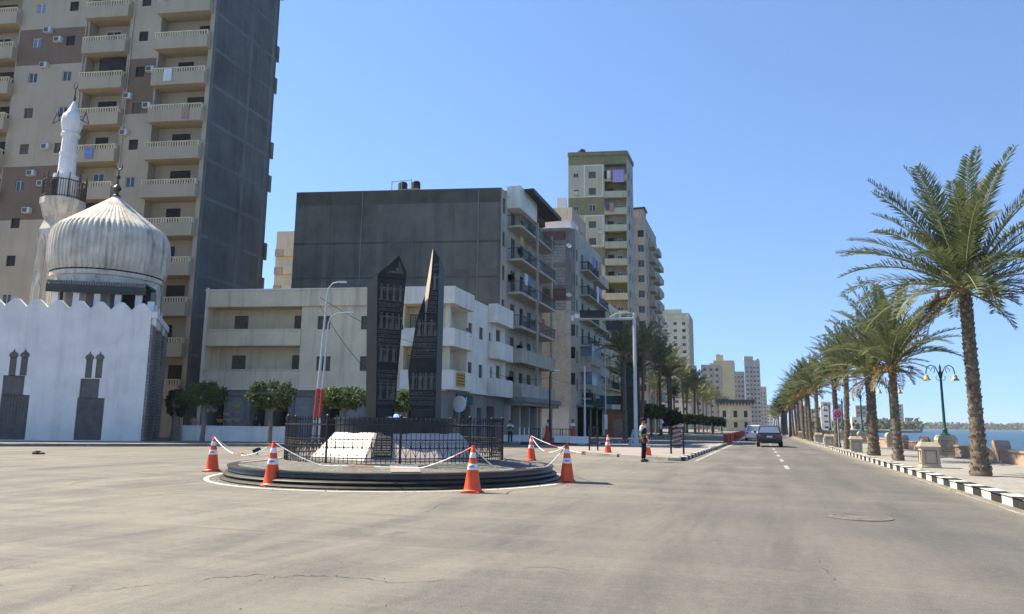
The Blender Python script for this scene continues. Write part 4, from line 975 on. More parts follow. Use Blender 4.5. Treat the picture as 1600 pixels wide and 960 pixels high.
mb.lathe([(.74, z4), (.92, z4 + .55), (.96, z4 + .95), (.86, z4 + 1.45), (.6, z5 + .15), (.34, z5 + .65), (.12, z5 + 1.1), (.05, z5 + 1.2)], 40, rfun=lambda j, z: 1 + .025 * (1 if j % 4 < 2 else -1))
bl = mb.build('lantern', [m_mosq, m_void], MR)
mb = MB(); zt_ = z5 + 1.15; zf = zof(mc, 134)
mb.tube([(0, 0, zt_), (0, 0, zf - .3)], [.07, .05], 8); mb.lathe([(.14, zt_ + .2), (.05, zt_ + .5)], 8)
mb.tube([(.26 * math.sin(t), 0, zf - .26 * math.cos(t)) for t in [2 * pi * i / 20 for i in range(21)]], [.03 + .02 * math.cos(pi * i / 20 * 2) for i in range(21)], 6, caps=False)
mb.build('crescent_finial', [m_granr], bl)
mb = MB()
for sx in (-1, 1):
    Mx = Matrix.Rotation(YAW + (0 if sx > 0 else 0), 4, 'Z')
    P = lambda x, z: Mx @ V((sx * x, -.2, z))
    mb.tube([P(.75, z4 + 1.2), P(1.75, z4 + .75)], .03, 5); mb.tube([P(.75, z4 + 1.2), P(1.5, z4 + 1.55)], .03, 5); mb.tube([P(1.15, z4 + .95), P(1.42, z4 + 1.75)], .05, 5); mb.tube([P(1.5, z4 + 1.6), P(1.85, z4 + .7)], .04, 5)
mb.build('loudspeaker_bracket', [m_iron], MR)

# ================================================================== ROUNDABOUT
RC = V((-9.91, 19.45, 0))
PL = thing('plinth', 'low round black granite plinth with gravel top around the monument', 'plinth', RC)
mb = MB(); R = 4.66
prof = [(R + .03, 0), (R + .05, .05), (R - .02, .10), (R - .10, .115), (R - .06, .15), (R - .03, .19), (R - .08, .235), (R - .18, .25), (R - .15, .29), (R - .17, .40), (R - .13, .405), (R - .13, .455), (R - .4, .46)]
prof = [(r_, z_ * .79) for r_, z_ in prof]; mb.lathe(prof, 120, c=(0, 0, 0))
# drop auto cap
mb.f.pop(); mb.m.pop(); mb.sm.pop()
mb.build('plinth_side', [mat('dusty_granite', (.05, .048, .043), .42, .45, 2.2, fine=.3, bscale=40, spec=.4)], PL)
zg = lambda r_: .50 - .14 * max(0, r_ - 3.0) / (R - 3.4)
mb = MB(); rings_ = [0, 3.0, 3.3, 3.6, 3.95, R - .38]; NG = 160; rg = random.Random(2)
hts = [[zg(r_) + (rg.uniform(-.012, .012) if 0 < k < 5 else 0) for _ in range(NG)] for k, r_ in enumerate(rings_)]
for k in range(5):
    for i in range(NG):
        j = (i + 1) % NG; a, b_ = 2 * pi * i / NG, 2 * pi * j / NG; r1, r2 = rings_[k], rings_[k + 1]
        q = [(r1 * math.cos(a), r1 * math.sin(a), hts[k][i]), (r2 * math.cos(a), r2 * math.sin(a), hts[k + 1][i]), (r2 * math.cos(b_), r2 * math.sin(b_), hts[k + 1][j]), (r1 * math.cos(b_), r1 * math.sin(b_), hts[k][j])]
        mb.poly(q[1:] if k == 0 else q) if k else mb.poly([(0, 0, .5), q[1], q[2]])
mb.build('gravel_bed', [m_gravel], PL)
for i in (1, 5, 9, 13):
    Mx = Matrix.Rotation(2 * pi * (i + .35) / 16, 4, 'Z'); mb = MB(); r1, r2 = 3.15, R - .42; h_ = .022
    P_ = [Mx @ V((x, y, zg(x) + h_)) for x, y in ((r1, -.34), (r2, -.34), (r2, .34), (r1, .34))]; P2 = [p - V((0, 0, .06)) for p in P_]
    mb.poly(P_)
    for k in range(4): mb.poly([P_[k], P2[k], P2[(k + 1) % 4], P_[(k + 1) % 4]])
    mb.build('path_slab', [m_isl], PL)
# white line on the road round the plinth
mb = MB()
for i in range(160):
    a, b_ = 2 * pi * i / 160, 2 * pi * (i + 1) / 160; r1, r2 = 4.96, 5.08
    mb.poly([(RC.x + r1 * math.cos(a), RC.y + r1 * math.sin(a), .004), (RC.x + r2 * math.cos(a), RC.y + r2 * math.sin(a), .004), (RC.x + r2 * math.cos(b_), RC.y + r2 * math.sin(b_), .004), (RC.x + r1 * math.cos(b_), RC.y + r1 * math.sin(b_), .004)])
structure('ring_marking', mb, [m_kerbw])
# pedestal
PD = thing('pedestal', 'octagonal marble and black granite pedestal under the twin obelisks', 'pedestal', RC + V((0, 0, .49)))
PD.rotation_euler.z = YAW - .17
mb = MB(); n8 = 8; zb_, zt_ = .0, .74; rbm, rtm = 2.55, 1.86
ang = [2 * pi * i / 8 for i in range(8)]
for i in range(8):
    a, b_ = ang[i], ang[(i + 1) % 8]
    mb.poly([(rbm * math.cos(a), rbm * math.sin(a), zb_ + .06), (rbm * math.cos(b_), rbm * math.sin(b_), zb_ + .06), (rtm * math.cos(b_), rtm * math.sin(b_), zt_), (rtm * math.cos(a), rtm * math.sin(a), zt_)])
    mb.poly([(rbm * math.cos(a), rbm * math.sin(a), 0), (rbm * math.cos(b_), rbm * math.sin(b_), 0), (rbm * math.cos(b_), rbm * math.sin(b_), .06), (rbm * math.cos(a), rbm * math.sin(a), .06)])
mb.build('marble_skirt', [m_marble], PD)
mb = MB(); mb.lathe([(1.74, zt_ - .02), (1.74, 1.08), (1.78, 1.09), (1.78, 1.15), (.5, 1.151)], 64); mb.build('drum', [m_granite], PD)
# carved plaque lying on the sloping front face
mb = MB(); slope = math.atan2(zt_ - .06, (rbm - rtm) * math.cos(pi / 8)); rf = rbm * math.cos(pi / 8)
Mx = Matrix.Rotation(pi / 8, 4, 'Z') @ Matrix.Translation((-.42, -rf + .03, .07)) @ Matrix.Rotation(slope - pi / 2, 4, 'X')
sl = math.hypot(zt_ - .06, (rbm - rtm) * math.cos(pi / 8))
mb.ext([(-.38, .06), (.16, .06), (.20, sl - .04), (-.22, sl - .04)], -.05, -.004, 0, Mx)
for r in range(8): 
    mb.box(-.30 + .015 * r, -.068, .10 + r * .085, .13 + .005 * r, -.051, .145 + r * .085, 1, Mx)
mb.build('plaque', [m_granr, m_relief], PD)
# fence
FE = thing('iron_fence', 'black wrought iron ring fence with spear tips round the pedestal', 'fence', RC + V((0, 0, .48)))
RF = 3.08; NP = 160
mb = MB()
for zz, rr in ((.14, .018), (.40, .014), (.60, .014), (.96, .022)):
    mb.tube([(RF * math.cos(2 * pi * i / 72), RF * math.sin(2 * pi * i / 72), zz) for i in range(73)], rr, 5, caps=False)
mb.build('rail', [m_iron], FE)
mb = MB()
for i in range(NP):
    q = 2 * pi * i / NP; x, y = RF * math.cos(q), RF * math.sin(q)
    mb.tube([(x, y, .0), (x, y, 1.08)], .0095, 4)
    mb.lathe([(.0095, 1.06), (.024, 1.09), (.02, 1.12), (.002, 1.19)], 4, c=(x, y, 0))
mb.build('railing_bars', [m_iron], FE)
mb = MB()
for i in range(NP // 2):
    q = 2 * pi * (i * 2 + 1) / NP
    Mx = Matrix.Translation((RF * math.cos(q), RF * math.sin(q), 0)) @ Matrix.Rotation(q + pi / 2, 4, 'Z')
    for sx in (-1, 1):
        pts = []
        for k in range(14):
            t = k / 13; a = t * 1.65 * 2 * pi * .75; r = .052 * (1 - .72 * t); pts.append(Mx @ V((sx * (.058 - r * math.cos(a)), 0, .50 + r * math.sin(a))))
        mb.tube(pts, .007, 4); 
        mb.tube([Mx @ V((sx * .006, 0, .50)), Mx @ V((sx * .02, 0, .38)), Mx @ V((sx * .10, 0, .22)), Mx @ V((sx * .125, 0, .16))], .007, 4)
mb.build('scrollwork', [m_iron], FE)
for i in range(10):
    q = 2 * pi * (i + .3) / 10; mb = MB(); x, y = RF * math.cos(q), RF * math.sin(q)
    mb.tube([(x, y, 0), (x, y, 1.12)], .03, 8); mb.lathe([(.03, 1.12), (.048, 1.15), (.044, 1.19), (.0, 1.23)], 8, c=(x, y, 0)); mb.build('post', [m_iron], FE)
# obelisks
def glyphs(mb, edges, z0, z1, y, m=1, seed=1):
    """rows of carved signs on the front; edges(z) gives the usable x range"""
    r = random.Random(seed); z = z0
    while z < z1 - .1:
        h = r.choice([.075, .09, .11, .14, .42, .55])
        if z + h > z1: break
        xa, xb = edges(z + h / 2); x = xa + .05
        mb.box(xa + .03, y - .012, z - .02, xb - .03, y, z - .005, m)
        if h > .4:          # figures: standing and seated people
            while x < xb - .16:
                c = x + .08; k = r.random()
                mb.ext([(c - .05, z), (c + .05, z), (c + .035, z + .24), (c + .07, z + .38), (c - .06, z + .38), (c - .03, z + .24)], y - .018, y, m)
                mb.tube([(c, y - .012, z + .43), (c, y + .0, z + .43)], .036, 8, m); mb.tube([(c + .05, y - .009, z + .36), (c + .12, y - .009, z + .27 + .12 * k)], .014, 5, m)
                if k > .55: mb.box(c + .09, y - .012, z, c + .105, y, z + .45, m)
                if k < .3: mb.ext([(c + .08, z), (c + .16, z), (c + .13, z + .17), (c + .09, z + .17)], y - .016, y, m)
                if k < .45:
                    for q in range(3): mb.box(c + .08, y - .01, z + .2 + .07 * q, c + .08 + .03 + .03 * r.random(), y, z + .23 + .07 * q, m)
                x += .15 + .06 * r.random()
        else:
            while x < xb - .05:
                k = r.randint(0, 5); w_ = .02 + .035 * r.random()
                if k == 0: mb.tube([(x + .02, y - .01, z + h * .5), (x + .02, y, z + h * .5)], .022, 7, m); w_ = .04
                elif k == 1: mb.ext([(x, z + .01), (x + w_, z + .01), (x + w_ / 2, z + h - .03)], y - .012, y, m)
                elif k == 2: mb.box(x, y - .012, z + .01, x + .012, y, z + h - .03, m); mb.box(x + .022, y - .012, z + .01, x + .034, y, z + h - .03, m); w_ = .036
                elif k == 3: mb.box(x, y - .012, z + h * .3, x + w_, y, z + h * .42, m); mb.box(x, y - .012, z + h * .55, x + w_, y, z + h * .67, m)
                else: mb.box(x, y - .012, z + .015, x + w_ * .7, y, z + h - .035, m)
                x += w_ + .014
        z += h + .035
def zigzag(mb, xa, xb, z0, y, m=1):
    for r in range(4):
        n = 9; st = (xb - xa) / n
        for i in range(n):
            x = xa + i * st; z = z0 + r * .055
            mb.poly([(x, y - .012, z), (x + st / 2, y - .012, z + .04), (x + st / 2, y - .012, z + .06), (x, y - .012, z + .02)], m); mb.poly([(x + st / 2, y - .012, z + .04), (x + st, y - .012, z), (x + st, y - .012, z + .02), (x + st / 2, y - .012, z + .06)], m)
ZB = 1.62
oL = at(594.5, 21.0, ZB); oL.z = ZB
OL = thing('obelisk', 'left black obelisk of the pair, wider at the top with gabled tip and carved figures', 'obelisk', oL, YAW + math.radians(9.9 + 24), 'twin black obelisks')
t = .72
fr_ = [(-.143, 0), (.41, 0), (.655, 4.30), (.39, 4.76), (-.266, 4.12)]
bk = [(-.143, 0), (.41, 0), (.655, 4.20), (.39, 4.62), (-.266, 3.92)]
mb = MB(); A_ = [V((x, 0, z)) for x, z in fr_]; B_ = [V((x, t, z)) for x, z in bk]
mb.poly(A_, 0); mb.poly(list(reversed(B_)), 0)
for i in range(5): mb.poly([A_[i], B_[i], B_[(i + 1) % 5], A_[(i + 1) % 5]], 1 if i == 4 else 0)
body = mb.build('shaft', [m_obel, mat('obelisk_shade_face', (.011, .012, .011), .5, .4, 2, spec=.12)], OL)  # second slot: left face of the same granite, shade put into its colour
eL = lambda z: (-.143 - .123 * z / 4.12, .41 + .245 * z / 4.3)
for z0_, z1_, sd_ in ((.42, 1.5, 3), (1.62, 3.0, 5), (3.1, 4.05, 8)): mb = MB(); glyphs(mb, eL, z0_, z1_, 0, 0, sd_); mb.build('carved_relief', [m_relief], body)
mb = MB(); zigzag(mb, -.1, .36, .06, 0, 0); mb.build('zigzag_border', [m_relief], body); mb = MB()
for q in ((.0, .05, .62, .05), (.02, .12, .55, .12)): mb.ext([(-.02 + q[1] * .8, 4.17 + q[1] * .6), (.6 - q[1], 4.2 + q[1] * .5), (.4, 4.64 - q[1]), (.38, 4.6 - q[1]), (.56 - q[1], 4.23 + q[1] * .5), (.02 + q[1] * .8, 4.2 + q[1] * .6)], -.012, 0, 0)
mb.tube([(.36, -.012, 4.33), (.36, 0, 4.33)], .06, 10); mb.box(.2, -.012, 4.26, .52, 0, 4.28); mb.build('carved_relief', [m_relief], body)
for q in ((-.15, 1.52, .48, 1.58), (-.2, 3.02, .56, 3.07), (-.24, 4.06, .63, 4.11)): mb = MB(); mb.box(q[0], -.03, q[1], q[2], 0, q[3]); mb.build('moulding', [m_obel], body)
oR = at(661, 21.0, ZB); oR.z = ZB
OR = thing('obelisk', 'right black obelisk of the pair, tapering to a point with a sunlit pale chamfer', 'obelisk', oR, YAW + math.radians(7.0 - 14), 'twin black obelisks')
k_ = .0192
X = lambda u: (u - 665) * k_
Zv = lambda v: zof(oR, v) - ZB
mb = MB(); yb = .74; yc = .34
L_ = [(647, 653), (640, 582), (643, 557), (650.5, 500)]
fp = [V((X(u), 0, max(0, Zv(v)))) for u, v in L_] + [V((X(664), 0, Zv(505))), V((X(671), 0, Zv(430))), V((X(673), 0, Zv(388))), V((X(683), 0, Zv(403))), V((X(683), 0, 0))]
sp = [V((X(650.5), .1, Zv(500))), V((X(658), yc, Zv(457))), V((X(667), yc, Zv(391)))]
mb.poly(fp, 0)
# chamfer: sunlight put into the colour, pale stone on the black shaft
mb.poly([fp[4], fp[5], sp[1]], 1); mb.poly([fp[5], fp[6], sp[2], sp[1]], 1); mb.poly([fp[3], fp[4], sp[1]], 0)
bkp = [V((p.x, yb, p.z)) for p in (fp[0], fp[1], fp[2], fp[3])] + [V((sp[1].x, yb, sp[1].z)), V((sp[2].x, yb, sp[2].z - .1)), V((X(683), yb, Zv(412))), V((X(683), yb, 0))]
for i in range(3): mb.poly([fp[i], fp[i + 1], bkp[i + 1], bkp[i]], 0)
mb.poly([fp[3], sp[1], bkp[4], bkp[3]], 0); mb.poly([sp[1], sp[2], bkp[5], bkp[4]], 0); mb.poly([sp[2], fp[6], fp[7], bkp[6], bkp[5]], 0); mb.poly([fp[7], fp[8], bkp[7], bkp[6]], 0); mb.poly(list(reversed(bkp)), 0)
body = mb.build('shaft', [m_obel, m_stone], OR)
eR = lambda z: ((X(640) + .03 + max(0, z - 1.4) * .105), .34)
for z0_, z1_, sd_, ee in ((.42, 1.62, 13, eR), (1.75, 2.95, 15, eR), (3.05, 4.55, 18, lambda z: (X(664) + max(0, z - 2.8) * .1, .34))): mb = MB(); glyphs(mb, ee, z0_, z1_, 0, 0, sd_); mb.build('carved_relief', [m_relief], body)
mb = MB(); zigzag(mb, -.3, .3, .06, 0, 0); mb.build('zigzag_border', [m_relief], body); mb = MB()
for q in ((-.4, 1.66, .35, 1.71), (-.2, 2.98, .35, 3.02)): mb = MB(); mb.box(q[0], -.03, q[1], q[2], 0, q[3]); mb.build('moulding', [m_obel], body)
# blue beacon glimpsed between the obelisks
bc = at(619, 20.3, ZB)
mb = MB(); mb.box(-.28, -.05, 0, .3, .05, .035); mb.tube([(-.2, -.055, .03), (.34, -.055, .012)], .012, 5)
bo = mb.build('beacon_lamp', [m_cwhite], None, V((bc.x, bc.y, ZB)), YAW); tag(bo, 'small blue beacon lamp lying on the pedestal between the obelisks', 'lamp')
m_bl = bpy.data.materials.new('beacon_blue'); m_bl.use_nodes = True; b_ = m_bl.node_tree.nodes['Principled BSDF']; b_.inputs['Base Color'].default_value = (.05, .08, .6, 1); b_.inputs['Emission Color'].default_value = (.15, .2, 1, 1); b_.inputs['Emission Strength'].default_value = 1.2
mb = MB(); mb.lathe([(.075, .035), (.075, .07), (.05, .105), (.0, .12)], 12); mb.build('lens', [m_bl], bo)
# ground spotlights on the gravel
for (u, v, lab) in ((402, 713, 'black spotlight on the gravel at the left edge of the plinth'), (505, 722, 'black spotlight on the gravel in front of the fence, nearer the left'), (716, 722, 'black spotlight on the gravel below the right cone top')):
    p = gp(u, v, .42); p.z = .435; mb = MB(); mb.box(-.1, -.05, 0, .1, .05, .02); mb.tube([(0, 0, .02), (0, 0, .1)], .014, 6)
    Mx = Matrix.Translation((0, 0, .18)) @ Matrix.Rotation(.5, 4, 'Y'); mb.box(-.06, -.09, -.05, .1, .09, .05, 0, Mx); mb.box(.1, -.105, -.06, .12, .105, .06, 0, Mx)
    tag(mb.build('spotlight', [m_iron], None, p, rnd.uniform(0, 6)), lab, 'spotlight', 'spotlights on the plinth')

# ---------------- traffic cones + chain
mb = MB(); mb.lathe([(.30, 0), (.30, .03), (.24, .05)], 4, a0=pi / 4, smooth=False); mb.lathe([(.235, .05), (.205, .075)], 24, c=(0, 0, 0))
prof = [(.205, .05), (.185, .12), (.128, .505), (.1285, .506), (.1045, .64), (.104, .641), (.0815, .77), (.082, .771), (.063, .885), (.0625, .886), (.042, .99), (.03, 1.0), (.03, 1.0)]
mb.lathe(prof, 28, m=[0, 0, 1, 1, 0, 0, 1, 1, 0, 0, 0, 0])
cone_me = mb.mesh('cone_body', [m_orange, m_refl])
mb = MB()
for i in range(7):                       # illegible blue wording on the lower white band
    q = -.5 + i * .17; r = .1185
    mb.tube([(r * math.sin(q), -r * math.cos(q), .55 + .012 * (i % 3)), (r * math.sin(q + .12), -r * math.cos(q + .12), .565 + .012 * ((i + 1) % 3))], .008, 4)
    if i % 2: mb.tube([(r * math.sin(q), -r * math.cos(q), .57), (r * .975 * math.sin(q), -r * .975 * math.cos(q), .605)], .007, 4)
let_me = mb.mesh('lettering', [m_blueink])
mb = MB(); mb.lathe([(.03, .99), (.038, 1.0), (.036, 1.03), (.0, 1.045)], 12); mb.tube([(-.045, 0, 1.02), (.045, 0, 1.02)], .012, 6); tip_me = mb.mesh('chain_holder', [m_chain_r])
def cone(u, v, label, sc=1.0):
    p = gp(u, v); p.z = 0.001; r = thing('traffic_cone', label, 'cone', p, rnd.uniform(-.3, .3) + YAW * .6, 'orange traffic cones'); r.scale = (sc,) * 3
    bo = link(cone_me, 'cone_body', r); link(let_me, 'lettering', bo); link(tip_me, 'chain_holder', r); return p + V((0, 0, 1.02 * sc))
tA = cone(331, 737, 'orange cone at the left end of the round plinth'); tB = cone(424, 760, 'orange cone at the left front of the round plinth')
tC = cone(738, 770, 'orange cone nearest the camera, right front of the plinth', .98); tD = cone(886, 754, 'orange cone at the right end of the plinth casting a shadow on open road', .98)
tE = cone(830, 720, 'orange cone behind the right end of the plinth')
pI = gp(950, 712, .0); cone(950, 711.5, 'orange cone standing before the paved traffic island'); cone(1012, 716.5, 'orange cone half hidden behind the policeman')
tF = RC + V((-2.5, 4.6, .9))
def chain(a, b, sag, label, low=None):
    n = 46; pts = []
    for i in range(n + 1):
        t = i / n; p = a.lerp(b, t); p.z -= sag * 4 * t * (1 - t)
        if low is not None: p.z = max(p.z, low)
        pts.append(p)
    mb = MB(); mb.tube(pts, [.016 if i % 2 else .009 for i in range(n + 1)], 6, mfun=lambda i: 0 if (i // 6) % 4 == 3 else 1); return tag(mb.build('plastic_chain', [m_chain_r, m_chain_w]), label, 'chain', 'red and white plastic chains')
chain(tA, tB, .42, 'plastic chain between the two cones left of the plinth'); chain(tB, tC, .68, 'long plastic chain sagging across the front of the fence', .5); chain(tC, tD, .75, 'plastic chain resting on the gravel between the two right cones', .44); chain(tD, tE, .42, 'plastic chain between the right end cone and the cone behind')
chain(tE, RC + V((4.2, 6.3, .5)), .1, 'plastic chain running from the rear cone behind the fence'); chain(tA, gp(442, 712, .46) + V((0, 0, .18)), .35, 'plastic chain from the leftmost cone back to the fence')
# tall dull red cones on the far kerb
for (u, v, lab) in ((855, 695, 'tall dull red cone by the dark lamp post'), (896, 695, 'tall dull red cone in front of the man in a white shirt')):
    p = gp(u, v); mb = MB(); mb.lathe([(.42, 0), (.42, .06), (.33, .08)], 4, a0=pi / 4, smooth=False); mb.lathe([(.32, .05), (.12, 1.15), (.08, 1.4), (.0, 1.42)], 20); tag(mb.build('traffic_cone', [m_dred], None, p), lab, 'cone', 'tall red cones')

# ================================================================== STREET FURNITURE
# traffic signal gantry
p = at(994, 51); p.z = .13
zt_ = zof(p, 499)
G_ = thing('signal_gantry', 'pale grey gantry pole with a long arm on the traffic island', 'signal pole', p, YAW)
mb = MB(); mb.box(-.45, -.45, 0, .45, .45, .18); mb.lathe([(.19, .18), (.14, 1.0), (.11, zt_ - .1), (.105, zt_ + .3), (.0, zt_ + .34)], 16)
for sx in (-1, 1):
    for sy in (-1, 1): mb.tube([(sx * .4, sy * .4, .18), (sx * .16, sy * .16, 1.1)], .03, 5)
mb.build('pole', [m_galv], G_)
k_ = 51 / 1150 * 1.01; xa = lambda u: (u - 989) * k_
mb = MB(); mb.tube([(.1, 0, zt_ - .1), (xa(900), 0, zt_ - .12)], [.10, .07], 10); mb.tube([(xa(950), 0, zt_ - .02), (xa(960), 0, zt_ + .25), (xa(975), 0, zt_ + .35), (xa(985), 0, zt_ + .3)], .03, 6); mb.build('arm', [m_galv], G_)
mb = MB(); mb.box(xa(904), -.25, zt_ - .05, xa(943), .2, zt_ + .38); mb.box(xa(903), -.3, zt_ + .385, xa(944), .25, zt_ + .42)
for i in range(3):
    c = xa(910 + i * 13); mb.tube([(c, .2, zt_ + .16), (c, .45, zt_ + .16)], .15, 14)
mb.build('signal_head', [m_iron], G_)
mb = MB(); mb.box(xa(945), -.1, zt_ - .9, xa(971), .1, zt_ - .26); mb.tube([(xa(958), 0, zt_ - .26), (xa(958), 0, zt_ - .05)], .03, 6); mb.build('countdown_board', [m_iron], G_)
mb = MB(); mb.box(xa(896), -.12, zt_ - .1, xa(904), .12, zt_ + .2); mb.tube([(xa(896), 0, zt_ + .05), (xa(890), -.1, zt_ - .02)], .07, 8); mb.tube([(xa(893), 0, zt_ - .1), (xa(893), 0, zt_ - .28)], .09, 8); mb.build('camera', [m_cwhite], G_)
def lamp(u, d, ut, vt, label, armpx, m, band=False, r=.07, z0=.15, name='street_lamp'):
    p = at(u, d); p.z = z0; z1 = zof(p, vt) - z0; rt = thing(name, label, 'street lamp', p, YAW)
    k = d / 1150; dx = armpx * k; lean = (ut) * k
    mb = MB()
    if band: 
        hs = [0, 1.6, 3.4, z1 * .9]
        mb.tube([(0, 0, 0), (lean * 1.6 / z1, 0, 1.6)], r * 1.6, 10, 1); mb.tube([(lean * 1.6 / z1, 0, 1.6), (lean * 3.4 / z1, 0, 3.4)], r * 1.6, 10, 2); mb.tube([(lean * 3.4 / z1, 0, 3.4), (lean * .92, 0, z1 * .92)], [r * 1.25, r * .8], 10, 0)
    else: mb.tube([(0, 0, 0), (0, 0, .8), (lean * .92, 0, z1 * .92)], [r * 1.5, r * 1.1, r * .8], 10, 0)
    mb.build('pole', [m, m_cwhite, m_dred], rt)
    if not armpx: return rt
    mb = MB(); a = V((lean * .92, 0, z1 * .92)); mb.tube([a, a + V((dx * .1, 0, z1 * .05)), a + V((dx * .45, 0, z1 * .08)), a + V((dx, 0, z1 * .09))], [r * .7, r * .6, r * .55, r * .5], 8); mb.build('arm', [m], rt)
    mb = MB(); e = a + V((dx, 0, z1 * .09)); s_ = 1 if dx > 0 else -1; mb.box(min(e.x, e.x + s_ * .5), -.1, e.z - .06, max(e.x, e.x + s_ * .5), .1, e.z + .05); mb.build('lamp_head', [m_cwhite], rt)
    return rt
lamp(488, 46, 12, 443, 'taller grey street lamp with red and white base behind the roundabout fence', 17, m_galv, True)
lamp(496, 46.4, 8, 490, 'shorter curved street lamp with red and white base beside the taller one', 26, m_galv, True, r=.055)
lamp(859, 62, 0, 580, 'thin dark lamp post in front of the blank beige end wall', 7, m_iron, r=.09)
lamp(914, 64, 0, 562, 'slim white flag pole before the narrow house shops', 0, m_cwhite, r=.08)
lamp(947, 75, -1, 520, 'slim grey pole below the signal arm', 0, m_galv, r=.08)
# slim banner posts on the left pavement
for (u, d, v0, lab) in ((947, 66, 648, 'slim post with a white strip banner near the brown kiosk'), (1033, 96, 655, 'slim post with a white strip banner under the left palms')):
    p = at(u, d); p.z = .15; z1 = zof(p, v0) - .15; rt = thing('banner_post', lab, 'post', p, YAW, 'banner posts'); mb = MB(); mb.tube([(0, 0, 0), (0, 0, z1 + .1)], .05, 8); mb.build('pole', [m_iron], rt); mb = MB(); mb.box(-.14, -.07, z1 - 1.3, .14, -.055, z1); mb.build('strip_banner', [m_cwhite], rt)
# board stand + empty frame on the island
def board(u, v, w_, h_, label, panel):
    p = gp(u, v, .13); rt = thing('board_stand', label, 'sign stand', p, YAW * .9, 'board stands'); mb = MB()
    for x in (-w_ / 2, w_ / 2): mb.box(x - .04, -.04, 0, x + .04, .04, h_)
    mb.box(-w_ / 2, -.03, h_ - .12, w_ / 2, .03, h_ - .06); mb.box(-w_ / 2, -.03, h_ * .33 - .06, w_ / 2, .03, h_ * .33)
    if not panel:
        for i in range(1, 6): x = -w_ / 2 + w_ * i / 6; mb.box(x - .012, -.012, h_ * .33, x + .012, .012, h_ - .1)
    mb.build('frame', [m_iron], rt)
    if panel:
        mb = MB(); mb.box(-w_ / 2 + .14, -.02, .28, w_ / 2 - .14, .02, h_ - .1); pn = mb.build('panel', [m_cgrey], rt); mb = MB()
        for i in range(5): mb.poly([(-.22, -.024, .4 + i * .22), (.22, -.024, .52 + i * .22), (.22, -.024, .6 + i * .22), (-.22, -.024, .48 + i * .22)])
        mb.build('panel_stripes', [m_cpink], pn)
board(1058.5, 709.5, .62, 1.35, 'black framed advert board standing on the traffic island tip', True)
board(927.5, 704, .46, 1.35, 'empty black board frame standing at the left of the traffic island', False)
# red plastic barriers dividing the carriageways
m_bar = mat('barrier_red', (.55, .07, .06), .5, .15, 3)
mb = MB(); 
for z in (.12, .42, .72): mb.box(-.22, -.85, z, .22, .85, z + .2)
for y in (-.8, -.3, .2, .7): mb.box(-.2, y - .05, .02, .2, y + .1, .98)
bar_me = mb.mesh('barrier', [m_bar])
for i in range(22):
    y = 67.5 + i * 5.4; x = -2.62 + .7 * i / 22
    o = link(bar_me, 'road_barrier', None, (x, y, 0), .0); o.scale = (1, 1, .85); tag(o, 'nearest red plastic barrier at the island tip' if i == 0 else 'red plastic barrier in the long row dividing the carriageways', 'barrier', 'red plastic barriers')
# guard rails and posts on the far kerb
for i, (u, v) in enumerate(((838, 690), (850, 690), (870, 690), (884, 690))):
    p = gp(u, v, .15); mb = MB()
    mb.tube([(-.45, 0, 0), (-.45, 0, .95), (-.38, 0, 1.0), (.38, 0, 1.0), (.45, 0, .95), (.45, 0, 0)], .03, 6)
    for x in (-.25, 0, .25): mb.tube([(x, 0, .15), (x, 0, 1.0)], .015, 5)
    mb.tube([(-.45, 0, .15), (.45, 0, .15)], .02, 5)
    tag(mb.build('guard_rail', [m_iron], None, p, YAW), 'one of the black guard rails on the far kerb in front of the white lean-to', 'guard rail', 'black guard rails')
for i, (u, v) in enumerate(((812, 692), (819, 690), (826, 690), (846, 692))):
    p = gp(u, v, .15); mb = MB(); mb.tube([(0, 0, 0), (0, 0, 1.0)], .05, 8); mb.lathe([(.05, 1.0), (.07, 1.02), (.05, 1.08), (0, 1.1)], 8); tag(mb.build('bollard', [m_cwhite], None, p), 'one of the slim white bollards on the far kerb behind the roundabout', 'bollard', 'white bollards')
for i, (u, v, w_) in enumerate(((805, 690, 2.2), (878, 692, 1.2), (905, 693, 1.4))):
    p = gp(u, v, .15); mb = MB(); mb.box(-w_ / 2, -.25, 0, w_ / 2, .25, .42); mb.box(-w_ / 2 - .03, -.28, .42, w_ / 2 + .03, .28, .5)
    tag(mb.build('planter_box', [m_mosq], None, p, YAW), ('long white planter box behind the roundabout fence', 'small white planter box near the white-shirted man', 'white planter box right of the tall red cone')[i], 'planter')
# white planter wall in front of the corner house shops
pa = at(282, 51.5); pb = at(446, 49.5); d_ = pb - pa; d_.z = 0; L_ = d_.length
mb = MB(); mb.box(0, -.15, 0, L_, .15, .92); mb.box(-.03, -.2, .92, L_ + .03, .2, 1.02)
tag(mb.build('low_wall', [m_mosq], None, V((pa.x, pa.y, .15)), math.atan2(d_.y, d_.x)), 'long low white wall along the shops of the corner house', 'wall')
# goods: baskets hanging on the shop front
for i, (u, v) in enumerate(((355, 646), (368, 634), (369, 645), (358, 655), (370, 655), (345, 656), (333, 640), (325, 640))):
    p = at(u, 54.6, 2); p.z = zof(p, v); mb = MB(); mb.lathe([(.02, -.22), (.2, -.2), (.3, 0), (.27, .03), (.2, -.12), (.02, -.16)], 14); mb.tube([(.27 * math.cos(t), .0, .28 * math.sin(t)) for t in [pi * k / 10 for k in range(11)]], .015, 5)
    tag(mb.build('basket', [[m_stone, m_yell, m_cpink, m_stone][i % 4]], None, p, YAW), 'one of the woven baskets hung up in front of the corner house shop', 'basket', 'baskets at the shop')
